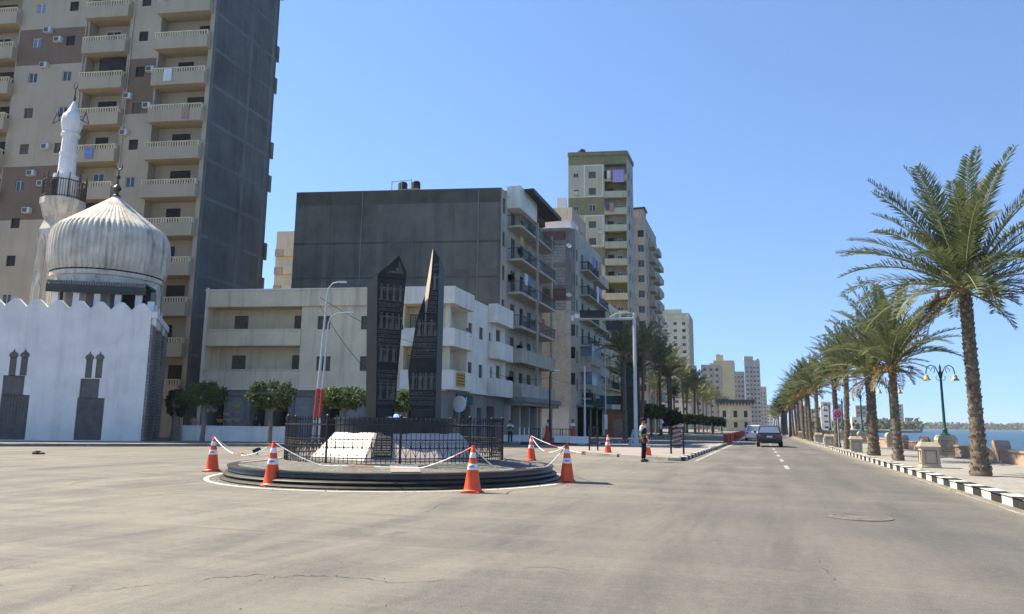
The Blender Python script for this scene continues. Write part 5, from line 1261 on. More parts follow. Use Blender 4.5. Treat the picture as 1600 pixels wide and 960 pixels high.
# brown kiosk and dark shop boards under the left palms
p = at(964, 84); p.z = .15
K_ = thing('kiosk', 'reddish brown wooden kiosk on the left pavement', 'kiosk', p, YAW); mb = MB(); mb.box(-1.1, -.8, 0, 1.1, .8, 2.9); mb.build('body', [m_wood], K_); mb = MB(); mb.box(-1.3, -1.1, 2.9, 1.3, 1.0, 3.1); mb.build('roof', [m_teal], K_); mb = MB(); mb.box(-.5, -.84, .1, .5, -.81, 2.0); mb.build('door', [m_stonel], K_)
p = at(985, 88); p.z = .15; mb = MB(); mb.box(-1.0, -.2, 0, 1.0, .2, 8.8); mb.box(-1.1, -.25, 5.9, 1.1, -.21, 8.6, 1); tag(mb.build('advert_panel', [m_iron, m_teal], None, p, YAW), 'tall dark advertising panel rising behind the signal pole', 'panel')
for i, (u, d, zz, w_) in enumerate(((950, 90, 4.0, 3.2), (930, 88, 3.6, 2.4))):
    p = at(u, d); mb = MB(); mb.box(-w_ / 2, -1.0, zz, w_ / 2, .4, zz + .25); mb.box(-w_ / 2, -1.0, zz + .26, w_ / 2, -.9, zz + 1.0)
    for x in (-w_ / 2 + .1, w_ / 2 - .1): mb.tube([(x, -.9, .15), (x, -.9, zz)], .05, 6)
    tag(mb.build('shop_canopy', [m_teal], None, p, YAW), ('dark green shop canopy beside the brown kiosk', 'dark green shop canopy left of the kiosk')[i], 'canopy')
# overhead cables
def cable(a, b, sag, label):
    pts = []
    for i in range(21):
        t_ = i / 20; q = a.lerp(b, t_); q.z -= 4 * sag * t_ * (1 - t_); pts.append(q)
    mb = MB(); mb.tube(pts, .016, 4); return tag(mb.build('overhead_cable', [m_iron], None), label, 'cable', 'overhead cables')
lt = at(488, 46); lt.z = 9.3
cable(lt, W.F.P(-.6, 7.0, -.6), .5, 'upper overhead cable from the tall red-based street lamp to the corner house'); cable(lt - V((0, 0, .5)), W.F.P(-4.5, 4.3, -.3), .7, 'lower overhead cable from the tall red-based street lamp to the corner house')
lt2 = at(859, 62); lt2.z = 5.4
cable(lt2, W.S.P(9, 6.0, -.1), .4, 'overhead cable from the dark lamp post back to the corner house side'); cable(lt2, C.S.P(2, 6.6, -1.4), .4, 'overhead cable from the dark lamp post to the narrow house')
# manhole
p = gp(1343, 809); mb = MB(); mb.lathe([(.52, 0.002), (.52, .012), (.42, .014), (.42, .009), (.3, .011), (.3, .008), (.01, .012)], 32); 
tag(mb.build('manhole_cover', [m_man], None, p), 'dusty round manhole cover set in the near road', 'manhole cover')
p = gp(57, 710); mb = MB(); mb.lathe([(.16, 0), (.2, .06), (.12, .14), (.02, .16)], 7, smooth=False); mb.lathe([(.10, 0), (.13, .05), (.02, .10)], 6, c=(.25, .05, 0), smooth=False); tag(mb.build('rubble_lump', [m_kerbb], None, p), 'dark lump of rubble lying on the plaza at far left', 'rubble')

# ================================================================== PROMENADE
mb = MB(); 
n = 40
for i in range(n):
    y0 = -10 + i * 10.2
    mb.box(XS - .28, y0, 0.1, XS + .05, y0 + 10.2, .62); mb.box(XS - .33, y0, .62, XS + .1, y0 + 10.2, .70); mb.box(XS + .05, y0, -2.5, XS + .5, y0 + 10.2, .55)
tag(mb.build('sea_wall', [m_sand]), 'low pink stone sea wall along the promenade', 'wall')
post = None
def wallpost(y):
    global post
    if post is None:
        post = MB(); post.ext([(-.5, 0), (.5, 0), (.5, .85), (.42, 1.02), (.25, 1.1), (-.25, 1.1), (-.42, 1.02), (-.5, .85)], -.28, .28, 0, Matrix.Rotation(pi / 2, 4, 'Z')); post = post.mesh('wall_post', [m_sand])
    o = link(post, 'wall_post', None, (XS - .1, y, .12)); o.scale = (.85,) * 3; return o
for k, y in enumerate((36.2, 51.2, 58.0, 63.4, 78, 86, 94)):
    tag(wallpost(y), ('nearest stone post of the sea wall at the right picture edge' if k == 0 else 'one of the round-shouldered stone posts of the sea wall'), 'post', 'sea wall posts')
# planters
mb = MB(); mb.lathe([(.62, 0), (.62, .08), (.58, .1), (.54, .95), (.63, .98), (.66, 1.02), (.5, 1.24), (.47, 1.24), (.47, 1.12)], 4, a0=pi / 4, smooth=False)
pl_me = mb.mesh('planter_body', [m_stone])
mb = MB()
for s_ in range(4):
    Mx = Matrix.Rotation(s_ * pi / 2, 4, 'Z'); o_ = -.415
    for (x0, z0_, x1, z1_) in ((-.27, .2, -.24, .84), (.24, .2, .27, .84), (-.24, .2, .24, .23), (-.24, .81, .24, .84)): mb.box(x0, o_ - .012, z0_, x1, o_ + .05, z1_, 0, Mx)
pg_me = mb.mesh('panel_groove', [m_stonel])
def foliage_mesh(name, n, sx, sy, sz, leaf, mats, seed, z0=0, dark=.25, box=2.6):
    r = random.Random(seed); mb = MB()
    nc = max(6, n // 40); cl = []
    for i in range(nc):
        while True:
            a = [r.uniform(-1, 1) for _ in range(3)]
            if sum(abs(q) ** box for q in a) < 1 and sum(abs(q) ** box for q in a) > .2: break
        cl.append((a, r.uniform(.10, .30)))
    for i in range(n):
        (a, cr) = cl[r.randrange(nc)]
        d = V((r.gauss(0, 1), r.gauss(0, 1), r.gauss(0, 1))).normalized() * cr * (r.random() ** .4) * (1.9 if r.random() < .10 else 1)
        p = V(((a[0] + d.x) * sx, (a[1] + d.y) * sy, (a[2] + d.z) * sz + z0))
        u = V((r.gauss(0, 1), r.gauss(0, 1), r.gauss(0, 1))).normalized(); v_ = u.orthogonal().normalized(); w2 = u.cross(v_); l = leaf * r.uniform(.6, 1.3)
        q = r.uniform(0, 6.28); v_, w2 = v_ * math.cos(q) + w2 * math.sin(q), w2 * math.cos(q) - v_ * math.sin(q)
        mb.poly([p - v_ * l, p + w2 * l * .4, p + v_ * l, p - w2 * l * .4], 1 if r.random() < dark else 0)
    return mb.mesh(name, mats)
agave = MB(); r_ = random.Random(4)
for i in range(46):
    az = r_.uniform(0, 6.28); el = r_.uniform(.15, 1.4); L = r_.uniform(.3, .62); d = V((math.cos(az) * math.cos(el), math.sin(az) * math.cos(el), math.sin(el))); s_ = d.cross(ZZ).normalized() * .025; o_ = V((r_.uniform(-.18, .18), r_.uniform(-.18, .18), 1.12)); mid = o_ + d * L * .6; tip = o_ + d * L + V((0, 0, -.1))
    agave.poly([o_ - s_, o_ + s_, mid + s_ * .9, mid - s_ * .9], i % 3 == 0); agave.poly([mid - s_ * .9, mid + s_ * .9, tip], i % 3 == 0)
ag_me = agave.mesh('planter_plant', [m_ficus, m_palmd])
for i, (u, v, lab) in enumerate(((1453, 731, 'nearest square stone planter between the first two seaside palms'), (1338, 707, 'stone planter with a bright green plant beside the thick-trunked palm'), (1296, 698, 'stone planter left of the no-stopping sign'), (1268, 692, None), (1250, 687, None), (1240, 684, None))):
    p = gp(u, v, .15) if i < 3 else V((5.2, 58.6 + 14 * (i - 2), .15)); rt = thing('planter', lab or 'one of the small far stone planters in the palm row', 'planter', p, .0, 'stone planters on the promenade')
    b_ = link(pl_me, 'planter_body', rt); link(pg_me, 'panel_groove', b_); pp = link(ag_me, 'planter_plant', rt); pp.rotation_euler.z = i * 1.3; pp.scale = (1, 1, (.95, 1.0, 1.05)[i % 3]); rt.scale = (.72, .72, .72)
# pedestal lamps along the sea wall
mb = MB(); mb.ext([(-.46, 0), (.46, 0), (.46, .82), (.38, 1.0), (.28, 1.06), (-.28, 1.06), (-.38, 1.0), (-.46, .82)], -.46, .46)
lp_me = mb.mesh('lamp_pedestal', [m_stone])
mb = MB()
for s_ in range(2):
    Mx = Matrix.Rotation(-s_ * pi / 2, 4, 'Z'); o_ = -.463
    for (x0, z0_, x1, z1_) in ((-.3, .22, -.27, .78), (.27, .22, .3, .78), (-.27, .22, .27, .25), (-.27, .75, .27, .78)): mb.box(x0, o_ - .008, z0_, x1, o_ + .02, z1_, 0, Mx)
    mb.tube([Mx @ V((.17 * math.cos(t), o_ - .004, .5 + .17 * math.sin(t))) for t in [2 * pi * k / 20 for k in range(21)]], .012, 5, caps=False)
lg_me = mb.mesh('panel_groove', [m_stonel])
HL = 3.45
mb = MB(); mb.lathe([(.22, 1.06), (.22, 1.12), (.14, 1.16), (.11, 1.3), (.13, 1.34), (.075, 1.42), (.055, HL + .6), (.07, HL + .62), (.09, HL + .8), (.05, HL + .95), (.06, HL + 1.1), (.0, HL + 1.3)], 14); lpole_me = mb.mesh('lamp_pole', [m_green])
def arm_mesh(sx):
    mb = MB(); z = HL + .75
    pts = [V((sx * .05, 0, z - .2)), V((sx * .12, 0, z + .1)), V((sx * .25, 0, z + .38)), V((sx * .48, 0, z + .48)), V((sx * .68, 0, z + .36)), V((sx * .75, 0, z + .1)), V((sx * .75, 0, z - .02))]
    mb.tube(pts, .028, 6); mb.tube([V((sx * (.36 + .14 * math.cos(t) * (1 - .05 * k)), 0, z + .2 + .14 * math.sin(t))) for k, t in enumerate([-.5 + 5.2 * k / 14 for k in range(15)])], .018, 5)
    mb.tube([V((sx * .06, 0, z - .32)), V((sx * .2, 0, z - .3)), V((sx * .26, 0, z - .15)), V((sx * .18, 0, z - .08))], .016, 5); return mb.mesh('arm', [m_green])
am = [arm_mesh(-1), arm_mesh(1)]
mb = MB(); mb.lathe([(.03, 0), (.06, -.03), (.10, -.08), (.13, -.2), (.2, -.3), (.21, -.33), (.14, -.3), (.01, -.28)], 14); bell_me = mb.mesh('bell_lamp', [m_lampg])
for i in range(9):
    d = 38.6 + 15.1 * i; y = 43.7 + (d - 38.6) * 1.0 * 1.06
    nm = 'nearest green twin-bell lamp on a stone pedestal, right of the second palm' if i == 0 else ('second green twin-bell lamp, behind the second seaside palm trunk' if i == 1 else ('third twin-bell lamp, standing behind the thick-trunked palm' if i == 2 else 'one of the far twin-bell lamps receding along the sea wall'))
    rt = thing('promenade_lamp', nm, 'street lamp', (9.2, y, .13), .0, 'twin-bell promenade lamps'); pdl = link(lp_me, 'lamp_pedestal', rt); link(lg_me, 'panel_groove', pdl); pol = link(lpole_me, 'lamp_pole', rt)
    for k in (0, 1):
        a = link(am[k], 'arm', rt); a.rotation_euler.z = YAW; bl = link(bell_me, 'bell_lamp', a, ((-.75, .75)[k], 0, HL + .75))
# no-stopping sign
p = at(1311.5, 50); p.z = .15; zc = zof(p, 647) - .15
rt = thing('no_stopping_sign', 'square pink sign with a round red no-stopping symbol between two palms', 'sign', p, YAW * .3)
mb = MB(); mb.tube([(0, 0, 0), (0, 0, zc + .25)], .03, 8); mb.build('pole', [m_galv], rt)
mb = MB(); mb.box(-.3, -.05, zc - .3, .3, -.032, zc + .3); sp_ = mb.build('plate', [mat('sign_pink', (.62, .34, .36), .5, .08, 4)], rt)
mb = MB(); mb.tube([(0, -.056, zc), (0, -.051, zc)], .2, 24, 0); mb.tube([(.215 * math.cos(t), -.056, zc + .215 * math.sin(t)) for t in [2 * pi * k / 28 for k in range(29)]], .032, 6, 1, caps=False)
for s_ in (-1, 1): mb.box(-.2, -.064, -.03, .2, -.058, .03, 1, Matrix.Translation((0, 0, zc)) @ Matrix.Rotation(s_ * pi / 4, 4, 'Y'))
mb.build('symbol', [mat('sign_blue', (.42, .30, .45), .5, .08, 4), mat('sign_red', (.55, .03, .08), .5, .08, 4)], sp_)

# ================================================================== PALMS
def frond(mb, o, az, e0, L, droop, pairs, lw, ll, r, m=0, mr=1, twist=0):
    n = 12; pts = []; p = V(o); e = e0; h = V((math.cos(az), math.sin(az), 0)); sidev = V((-math.sin(az), math.cos(az), 0)); st = L / n; sway = r.uniform(-.25, .25)
    tg = []
    for i in range(n + 1):
        t = i / n; e = e0 - droop * t ** 1.5; d = (h * math.cos(e) + ZZ * math.sin(e) + sidev * sway * t).normalized(); pts.append(p.copy()); tg.append(d); p = p + d * st
    mb.tube(pts, [.035 * (1 - .85 * i / n) + .003 for i in range(n + 1)], 4, mr, caps=False)
    for j in range(pairs):
        t = .14 + .86 * (j + r.random() * .6) / pairs; x = min(t, .999) * n; i = int(x); f_ = x - i
        c = pts[i].lerp(pts[min(i + 1, n)], f_); d = tg[i]; up = d.cross(sidev).normalized()
        if up.z < 0 and e0 > 0: up = -up
        sv = up.cross(d).normalized()
        l = ll * (math.sin(pi * min(1, .16 + t * .78)) ** .7) * r.uniform(.85, 1.1)
        for s_ in (-1, 1):
            dv = (d * r.uniform(.55, .8) + sv * s_ * .75 + up * r.uniform(.05, .55)).normalized(); b2 = c + d * r.uniform(-.02, .02)
            wv = dv.cross(up).normalized() * lw; mid = b2 + dv * l * .45; tip = b2 + dv * l + V((0, 0, -.10 * l))
            mb.poly([b2, mid - wv, tip, mid + wv], m)
def crown(seed, n, L, pairs, lw, ll, nd=10, low=1.0):
    r = random.Random(seed); mb = MB(); dd = MB()
    for i in range(n):
        t = i / n; az = i * 2.39996 + r.uniform(-.2, .2); e0 = math.radians(87 - (87 - low) * t ** .95 + r.uniform(-7, 7)); ln = L * (.86 + .2 * math.sin(pi * min(1, .25 + t * .8))) * r.uniform(.88, 1.06)
        frond(mb, (.13 * math.cos(az), .13 * math.sin(az), .25 * (1 - t)), az, e0, ln, math.radians(16 + 46 * t + r.uniform(-6, 12)), pairs, lw, ll, r)
    for i in range(nd):
        az = r.uniform(0, 6.28); frond(dd, (.15 * math.cos(az), .15 * math.sin(az), -.1), az, math.radians(r.uniform(-30, 15)), L * r.uniform(.3, .55), math.radians(50), max(8, pairs // 2), lw, ll * .7, r, 0, 1)
    for i in range(nd // 2 + 2):
        az = r.uniform(0, 6.28); el = r.uniform(.1, .7); a = V((0, 0, 0)); h = V((math.cos(az), math.sin(az), 0)); pts = [a + h * .2, a + h * .55 + ZZ * .3 * el, a + h * .8 + ZZ * (.15 * el - .1), a + h * .9 - ZZ * .35]
        dd.tube(pts, [.022, .018, .014, .01], 5, 2)
        for k in range(9): q = pts[2] + V((r.uniform(-.1, .1), r.uniform(-.1, .1), 0)); dd.tube([q, q + V((r.uniform(-.12, .12), r.uniform(-.12, .12), -.35))], .012, 3, 2)
    return mb.mesh('crown', [m_palm, m_rach]), dd.mesh('dry_skirt', [m_palmd, m_rach, m_fruit])
def trunk(seed, H, r0, r1, flare=1.35, bulge=0, boots=True, dens=1.0):
    r = random.Random(seed); mb = MB(); n = 18; rows = int(H / .09); prof = []
    for i in range(rows + 1):
        z = H * i / rows; t = z / H; rr = r0 + (r1 - r0) * t; rr *= 1 + (flare - 1) * math.exp(-z / .45)
        if bulge: rr *= 1 + bulge * math.exp(-((z - H * .93) / .35) ** 2)
        prof.append((rr * (1.05 if i % 2 else .95) * r.uniform(.97, 1.03), z))
    wob = [[r.uniform(.95, 1.05) for _ in range(n)] for _ in range(40)]
    mb.lathe(prof, n, 0, rfun=lambda j, z: wob[int(z * 7) % 40][j])
    def R_(z):
        t = z / H; rr = (r0 + (r1 - r0) * t) * (1 + (flare - 1) * math.exp(-z / .45))
        return rr * (1 + bulge * math.exp(-((z - H * .93) / .35) ** 2)) if bulge else rr
    if boots:
        cnt = int(H / .028 * dens)
        for i in range(cnt):
            z = H * (i + r.random()) / cnt; a = i * 2.39996 + r.uniform(-.15, .15); rr = R_(z); w_ = r0 * .36 * r.uniform(.6, 1.2); h = r.uniform(.09, .17); o_ = r.uniform(.02, .055) * (1.5 if z > H - .6 else 1)
            Mx = Matrix.Rotation(a, 4, 'Z')
            A = [Mx @ V((rr * .9, -w_, z)), Mx @ V((rr * .9, w_, z)), Mx @ V((rr + o_, w_ * .6, z + h)), Mx @ V((rr + o_, -w_ * .6, z + h))]; B = [Mx @ V((rr * .9, w_ * .7, z + h * .9)), Mx @ V((rr * .9, -w_ * .7, z + h * .9))]
            mb.poly(A, 1); mb.poly([A[3], A[2], B[0], B[1]], 0); mb.poly([A[1], B[0], A[2]], 0); mb.poly([A[0], A[3], B[1]], 0)
    return mb.mesh('trunk', [m_trunk, m_boot])
crA = crown(1, 50, 3.9, 74, .021, .58, 9, 2); crB = crown(2, 42, 3.75, 58, .026, .52, 8, 22); crC = crown(3, 36, 3.5, 40, .036, .52, 6, 24); crD = crown(4, 32, 3.5, 24, .055, .55, 8, 24); crE = crown(6, 38, 3.5, 44, .034, .5, 5, 12)
trA = trunk(1, 5.45, .19, .155, 1.6); trB = trunk(2, 4.05, .165, .14, 1.45); trC = trunk(3, 3.9, .24, .20, 1.3, .22); trD = trunk(4, 5.0, .18, .15, 1.35, dens=.6); trE = trunk(5, 8.2, .20, .17, 1.3, dens=.35)
def palm(p, tr, th, cr, label, rz=0, H=None, sc=1.0, group='palms along the sea wall'):
    rt = thing('palm_tree', label, 'palm tree', p, 0, group); rt.rotation_euler = (rnd.gauss(0, .022), rnd.gauss(0, .022), 0) if 'nearest' not in label else (0, 0, 0); s_ = (H or th) / th
    t_ = link(tr, 'trunk', rt); t_.scale = (1, 1, s_); t_.rotation_euler.z = rz * 1.7
    c = link(cr[0], 'crown', rt, (0, 0, (H or th) + .05), rz); c.scale = (sc,) * 3
    d = link(cr[1], 'dry_skirt', rt, (0, 0, (H or th) + .0), rz + 1); d.scale = (sc,) * 3
    return rt
def gl(u, v): return gp(u, v, .15)
palm(gl(1533, 744), trA, 5.45, crA, 'nearest and tallest seaside palm at the right picture edge', .4, H=5.5)
palm(gl(1404, 720), trB, 4.05, crB, 'second seaside palm with a slender trunk, left of the nearest planter', 2.0, sc=.93)
palm(gl(1366, 712), trC, 3.9, crE, 'third seaside palm with a thick dark trunk swollen at the top', 4.1, sc=.92)
palm(gl(1324, 702), trB, 4.05, crC, 'fourth seaside palm, slim, just right of the pink sign', 1.1, H=5.0, sc=.84)
palm(gl(1309, 699.5), trD, 5.0, crC, 'fifth seaside palm standing right behind the pink no-stopping sign', 3.3, H=4.5, sc=.84)
palm(gl(1278, 692), trD, 5.0, crC, 'sixth seaside palm, next left after the no-stopping sign palm', 5.0, H=4.7, sc=.86)
ys = [78.5, 86, 93.5, 101, 108.5, 116, 124, 132, 141, 150, 160, 171, 183, 196, 210, 226, 244]
for i, y in enumerate(ys):
    palm(V((5.0 + rnd.uniform(-.12, .2), y, .15)), trD, 5.0, crC if i < 4 else crD, 'seventh seaside palm counted from the near end' if i == 0 else 'one of the distant seaside palms closing up towards the road end', rnd.uniform(0, 6), H=rnd.uniform(4.2, 5.5), sc=rnd.uniform(.78, .95))
# avenue palms on the left pavement
LP = [(977, 556, 'leftmost avenue palm, dark crown behind the signal pole'), (1003, 556, 'second avenue palm right of the signal pole, tall and bushy'), (1033, 569, 'third avenue palm above the bright clipped tree'), (1050, 577, 'fourth avenue palm, slightly lower, left of the dark trunk'), (1070, 587, 'fifth avenue palm with a dark trunk behind the advert board'), (1086, 595, None), (1099, 600, None), (1112, 607, None), (1123, 612, None), (1135, 617, None), (1143, 620, None)]
for i, (u, v, lab) in enumerate(LP):
    x = -12.4; d = x * -1235 / (1184 - u); p = at(u, d); p.z = .15; z = min(zof(p, v) - .15, 9.6)
    palm(p, trE, 8.2, crC if i < 4 else crD, lab or 'one of the far avenue palms on the left pavement', rnd.uniform(0, 6), H=z, sc=1.12 if i < 5 else 1.2, group='palms along the avenue')
for i in range(9):
    palm(V((-13 - 4 * (i % 2), 88 + 15 * i, .15)), trE, 8.2, crD, 'one of the far avenue palms on the left pavement', rnd.uniform(0, 6), H=rnd.uniform(7, 8.8), sc=1.1, group='palms along the avenue')

# ================================================================== CLIPPED TREES
def ftree(u, d, v0, v1, wpx, label, seed, dark=.3, mats=None, base=None, tr=.13, n=4200):
    p = at(u, d) if base is None else base; p = V((p.x, p.y, .15)); z0, z1 = zof(p, v1) - .15, zof(p, v0) - .15; k = d / 1150
    rt = thing('clipped_tree', label, 'tree', p, rnd.uniform(0, 1), 'clipped street trees')
    link(foliage_mesh('crown', n, wpx * k / 2 * .95, wpx * k / 2 * .9, (z1 - z0) / 2 * .88, .105 * (d / 50) ** .7, mats or [m_ficus, m_ficusd], seed, (z0 + z1) / 2, dark, 3.2), 'crown', rt)
    mb = MB(); zc = (z0 + z1) / 2; mb.tube([(0, 0, 0), (.03, .02, z0 * .5), (-.02, 0, z0), (0, 0, zc)], [tr * 1.25, tr, tr * .9, tr * .5], 8)
    r = random.Random(seed)
    for i in range(6): q = r.uniform(0, 6.28); rr = wpx * k / 2 * r.uniform(.4, .7); mb.tube([(0, 0, z0 * .95), (rr * .5 * math.cos(q), rr * .5 * math.sin(q), z0 + .25), (rr * math.cos(q), rr * math.sin(q), zc + .2)], [tr * .5, tr * .3, .02], 6)
    mb.build('trunk', [m_bark], rt); return rt
ftree(315, 47.5, 597, 635, 66, 'broad flat clipped tree left of the low white wall', 21)
ftree(420, 46.5, 594, 641, 68, 'uneven clipped tree in front of the shop, left of the fence', 22, .45)
ftree(272, 51, 607, 652, 30, 'dark ivy-like tree with a stout trunk beside the mosque corner', 23, .8, [m_ficusd, m_ficusd], tr=.3)
ftree(535, 48, 603, 641, 72, 'clipped tree right of the red and white lamp bases', 24)
ftree(588, 48.5, 608, 642, 40, 'clipped tree mostly hidden behind the left obelisk', 26)
ftree(633, 49, 611, 645, 46, 'bright clipped tree seen between the two obelisks', 25, .15)
ftree(1018, 97, 631, 655, 44, 'bright green clipped tree left of the policeman head', 27, .2)
ftree(1052, 112, 641, 671, 30, 'dark drooping tree behind the advert board', 28, .8, [m_ficusd, m_ficusd])
ftree(1087, 125, 647, 663, 38, 'low wide clipped tree right of the advert board', 29)
ftree(1115, 150, 651, 666, 34, 'far clipped tree under the avenue palms', 30, .5)

# ================================================================== PEOPLE
def skin(name, verts, edges, radii, m, parent=None, sub=1):
    me = bpy.data.meshes.new('tmp'); me.from_pydata([tuple(v) for v in verts], edges, []); o = bpy.data.objects.new('tmp', me); COL.objects.link(o)
    md = o.modifiers.new('s', 'SKIN'); md.use_smooth_shade = True
    for i, r in enumerate(radii): sv = me.skin_vertices[0].data[i]; sv.radius = (r, r) if not isinstance(r, tuple) else r; sv.use_root = (i == 0)
    s2 = o.modifiers.new('u', 'SUBSURF'); s2.levels = sub; s2.render_levels = sub
    dg = bpy.context.evaluated_depsgraph_get(); nm = bpy.data.meshes.new_from_object(o.evaluated_get(dg)); nm.name = name; nm.materials.clear(); nm.materials.append(m)
    for p in nm.polygons: p.material_index = 0; p.use_smooth = True
    bpy.data.objects.remove(o); bpy.data.meshes.remove(me); return nm
PC = {}
def body_mesh(arm='down', walk=0.0):
    key = (arm, walk)
    if key in PC: return PC[key]
    v = []; e = []; r = []
    def add(p, rad, par=None):
        v.append(V(p)); r.append(rad); i = len(v) - 1
        if par is not None: e.append((par, i))
        return i
    pel = add((0, 0, .96), (.14, .105)); wa = add((0, 0, 1.12), (.125, .095), pel); ch = add((0, .01, 1.33), (.15, .105), wa); nk0 = add((0, .015, 1.46), (.075, .06), ch); nk = add((0, .005, 1.53), .05, nk0); hd = add((0, -.01, 1.60), (.068, .078), nk); hd2 = add((0, -.005, 1.68), (.072, .088), hd); add((0, .0, 1.755), (.045, .055), hd2)
    add((0, -.098, 1.645), .013, hd)     # nose
    J = {}
    for s_ in (-1, 1):
        sh = add((s_ * .19, .015, 1.41), .058, ch)
        if arm == 'down': el, wr = (s_ * .235, .03, 1.14), (s_ * .235, -.05, .90)
        elif arm == 'fold': el, wr = (s_ * .25, .02, 1.15), (s_ * .06, -.2, 1.13)
        else: el, wr = (s_ * .27, -.05, 1.16), (s_ * .2, -.28, 1.1)
        a = add(el, .042, sh); b_ = add(wr, .03, a); d = (V(wr) - V(el)).normalized(); pm = add(V(wr) + d * .07, (.036, .02), b_)
        side = V((0, -1, 0)) if abs(d.y) < .8 else V((0, 0, 1))
        for q, L in ((-.026, .075), (-.009, .09), (.009, .085), (.026, .065)):
            f1 = add(V(wr) + d * (.07 + L * .5) + side * q * 1.1, .0095, pm); add(V(wr) + d * (.07 + L) + side * q * 1.1 + V((-s_ * .015, 0, 0)), .008, f1)
        th = add(V(wr) + d * .045 + side * .045, .011, b_); add(V(wr) + d * .085 + side * .055, .009, th)
        hp = add((s_ * .095, 0, .9), .095, pel); kn = add((s_ * .105, -.02 + s_ * walk * .5, .5), .06, hp); an = add((s_ * .11, .02 + s_ * walk, .09), .042, kn); add((s_ * .125, -.12 + s_ * walk, .035), .038, an)
        J[s_] = (sh, a, hp, kn, an)
    PC[key] = (skin('body', v, e, r, m_skin), v, J); return PC[key]
def cloth(v, J, kind, m):
    P = []; E = []; R = []
    def add(p, rad, par=None):
        P.append(V(p)); R.append(rad); i = len(P) - 1
        if par is not None: E.append((par, i))
        return i
    if kind == 'trousers':
        pl = add(v[0] + V((0, 0, .07)), (.15, .118)); hp0 = add(v[0] + V((0, 0, -.03)), (.155, .12), pl)
        for s_ in (-1, 1):
            sh, a, hp, kn, an = J[s_]; h = add(v[hp] + V((0, 0, -.06)), .1, hp0); k = add(v[kn], .076, h); add(v[an] + V((0, 0, .02)), .064, k)
    elif kind in ('shirt', 'vest'):
        x = .012 if kind == 'shirt' else .036
        a0 = add(v[0] + V((0, 0, .02)), (.145 + x, .11 + x)); w_ = add(v[1], (.135 + x, .105 + x), a0); c = add(v[2], (.158 + x, .112 + x), w_); add(v[3] + V((0, 0, -.005)), (.085 + x, .068 + x), c)
        for s_ in (-1, 1):
            sh, a, hp, kn, an = J[s_]; q = add(v[sh], .062 + x, c)
            if kind == 'shirt': add(v[sh].lerp(v[a], .75), .054 + x, q)
    elif kind == 'robe':
        a0 = add(v[0] + V((0, 0, .1)), (.16, .13)); b_ = add((0, 0, .6), (.19, .16), a0); add((0, 0, .18), (.21, .18), b_); c = add(v[2], (.17, .125), a0); add(v[3], (.09, .075), c)
        for s_ in (-1, 1): q = add(v[J[s_][0]], .07, c); add(v[J[s_][1]], .06, q)
    return skin(kind, P, E, R, m)
def person(p, label, rz, top=m_cwhite, bottom=m_cblack, vest=None, arm='down', walk=0., robe=False, cap=None, sc=1.0):
    me, v, J = body_mesh(arm, walk); o = link(me, 'person', None, p, rz); o.scale = (sc,) * 3; tag(o, label, 'person')
    k = ('c', arm, walk, robe, top.name, bottom.name)
    if k not in PC: PC[k] = [cloth(v, J, 'robe', top)] if robe else [cloth(v, J, 'trousers', bottom), cloth(v, J, 'shirt', top)]
    for q, nm in zip(PC[k], ['robe'] if robe else ['trousers', 'shirt']): link(q, nm, o)
    if vest: vm = cloth(v, J, 'vest', vest); vo = link(vm, 'vest', o); mb = MB(); mb.lathe([(.20, 1.06), (.2, 1.12)], 20, rfun=lambda j, z: (1 - .2 * abs(math.sin(2 * pi * j / 20)))); mb.build('reflective_band', [m_cgreen], vo)
    mb = MB(); mb.lathe([(.092, 1.655), (.1, 1.69), (.093, 1.74), (.06, 1.785), (.0, 1.80)], 14, c=(0, .012, 0))
    if cap: mb.poly([(-.07, -.07, 1.70), (.07, -.07, 1.70), (.05, -.17, 1.685), (-.05, -.17, 1.685)])
    mb.build('cap' if cap else 'hair', [cap or m_hair], o)
    mb = MB()
    for s_ in (-1, 1): mb.lathe([(.011, -.006), (.012, 0), (.011, .006)], 6, c=(s_ * .03, -.083, 1.672))
    mb.box(-.022, -.082, 1.6, .022, -.078, 1.607); mb.build('eyes_and_mouth', [m_hair], o)
    mb = MB()
    for s_ in (-1, 1): q = v[J[s_][4]]; mb.tube([(q.x, q.y + .05, .05), (q.x + s_ * .005, q.y - .06, .055), (q.x + s_ * .014, q.y - .17, .035)], [.05, .055, .038], 8)
    mb.build('shoes', [m_cblack], o); return o
person(gp(1006, 721.8) , 'policeman in white shirt and dark lime-banded vest standing on the road by the island', YAW + math.radians(60), m_cwhite, m_cblack, m_cblack, cap=m_cblack, sc=1.03)
person(gp(797, 694), 'man in white shirt with dark vest seen from behind the fence end', YAW + pi, m_cwhite, m_cblack, m_cgrey, 'fold')
person(gp(895, 690, .15), 'man in a bright white shirt standing near the tall red cones', YAW, m_cwhite, m_cblack)
person(gp(856, 687, .15), 'person in pale shirt standing beside the dark lamp post', YAW + .6, m_cwhite, m_cgrey)
person(at(300, 52.9) + V((0, 0, .18)), 'person in pinkish robe behind the low white wall by the shop', YAW + .3, m_cpink, m_cgrey, robe=True)
person(at(398, 52.5) + V((0, 0, .18)), 'person in dark robe behind the low white wall near the shop window', YAW, m_cblack, m_cblack, robe=True)
pz = W.S.P(W.S.uv(725, 515)[0], 7.25, -.28); person(pz, 'person in white shirt leaning on the upper corner balcony', YAW + .5, m_cwhite, m_cgrey, arm='reach', sc=.97)
for i, (u, v) in enumerate(((1113, 679), (1128, 677), (1062, 685))):
    person(gp(u, v, .15), ('far pedestrian in dark clothes under the avenue palms', 'farthest pedestrian on the left pavement near the villa', 'pedestrian in pale shirt behind the advert board')[i], 1.0 + i, [m_cgrey, m_cgrey, m_cwhite][i], m_cblack, walk=.12)

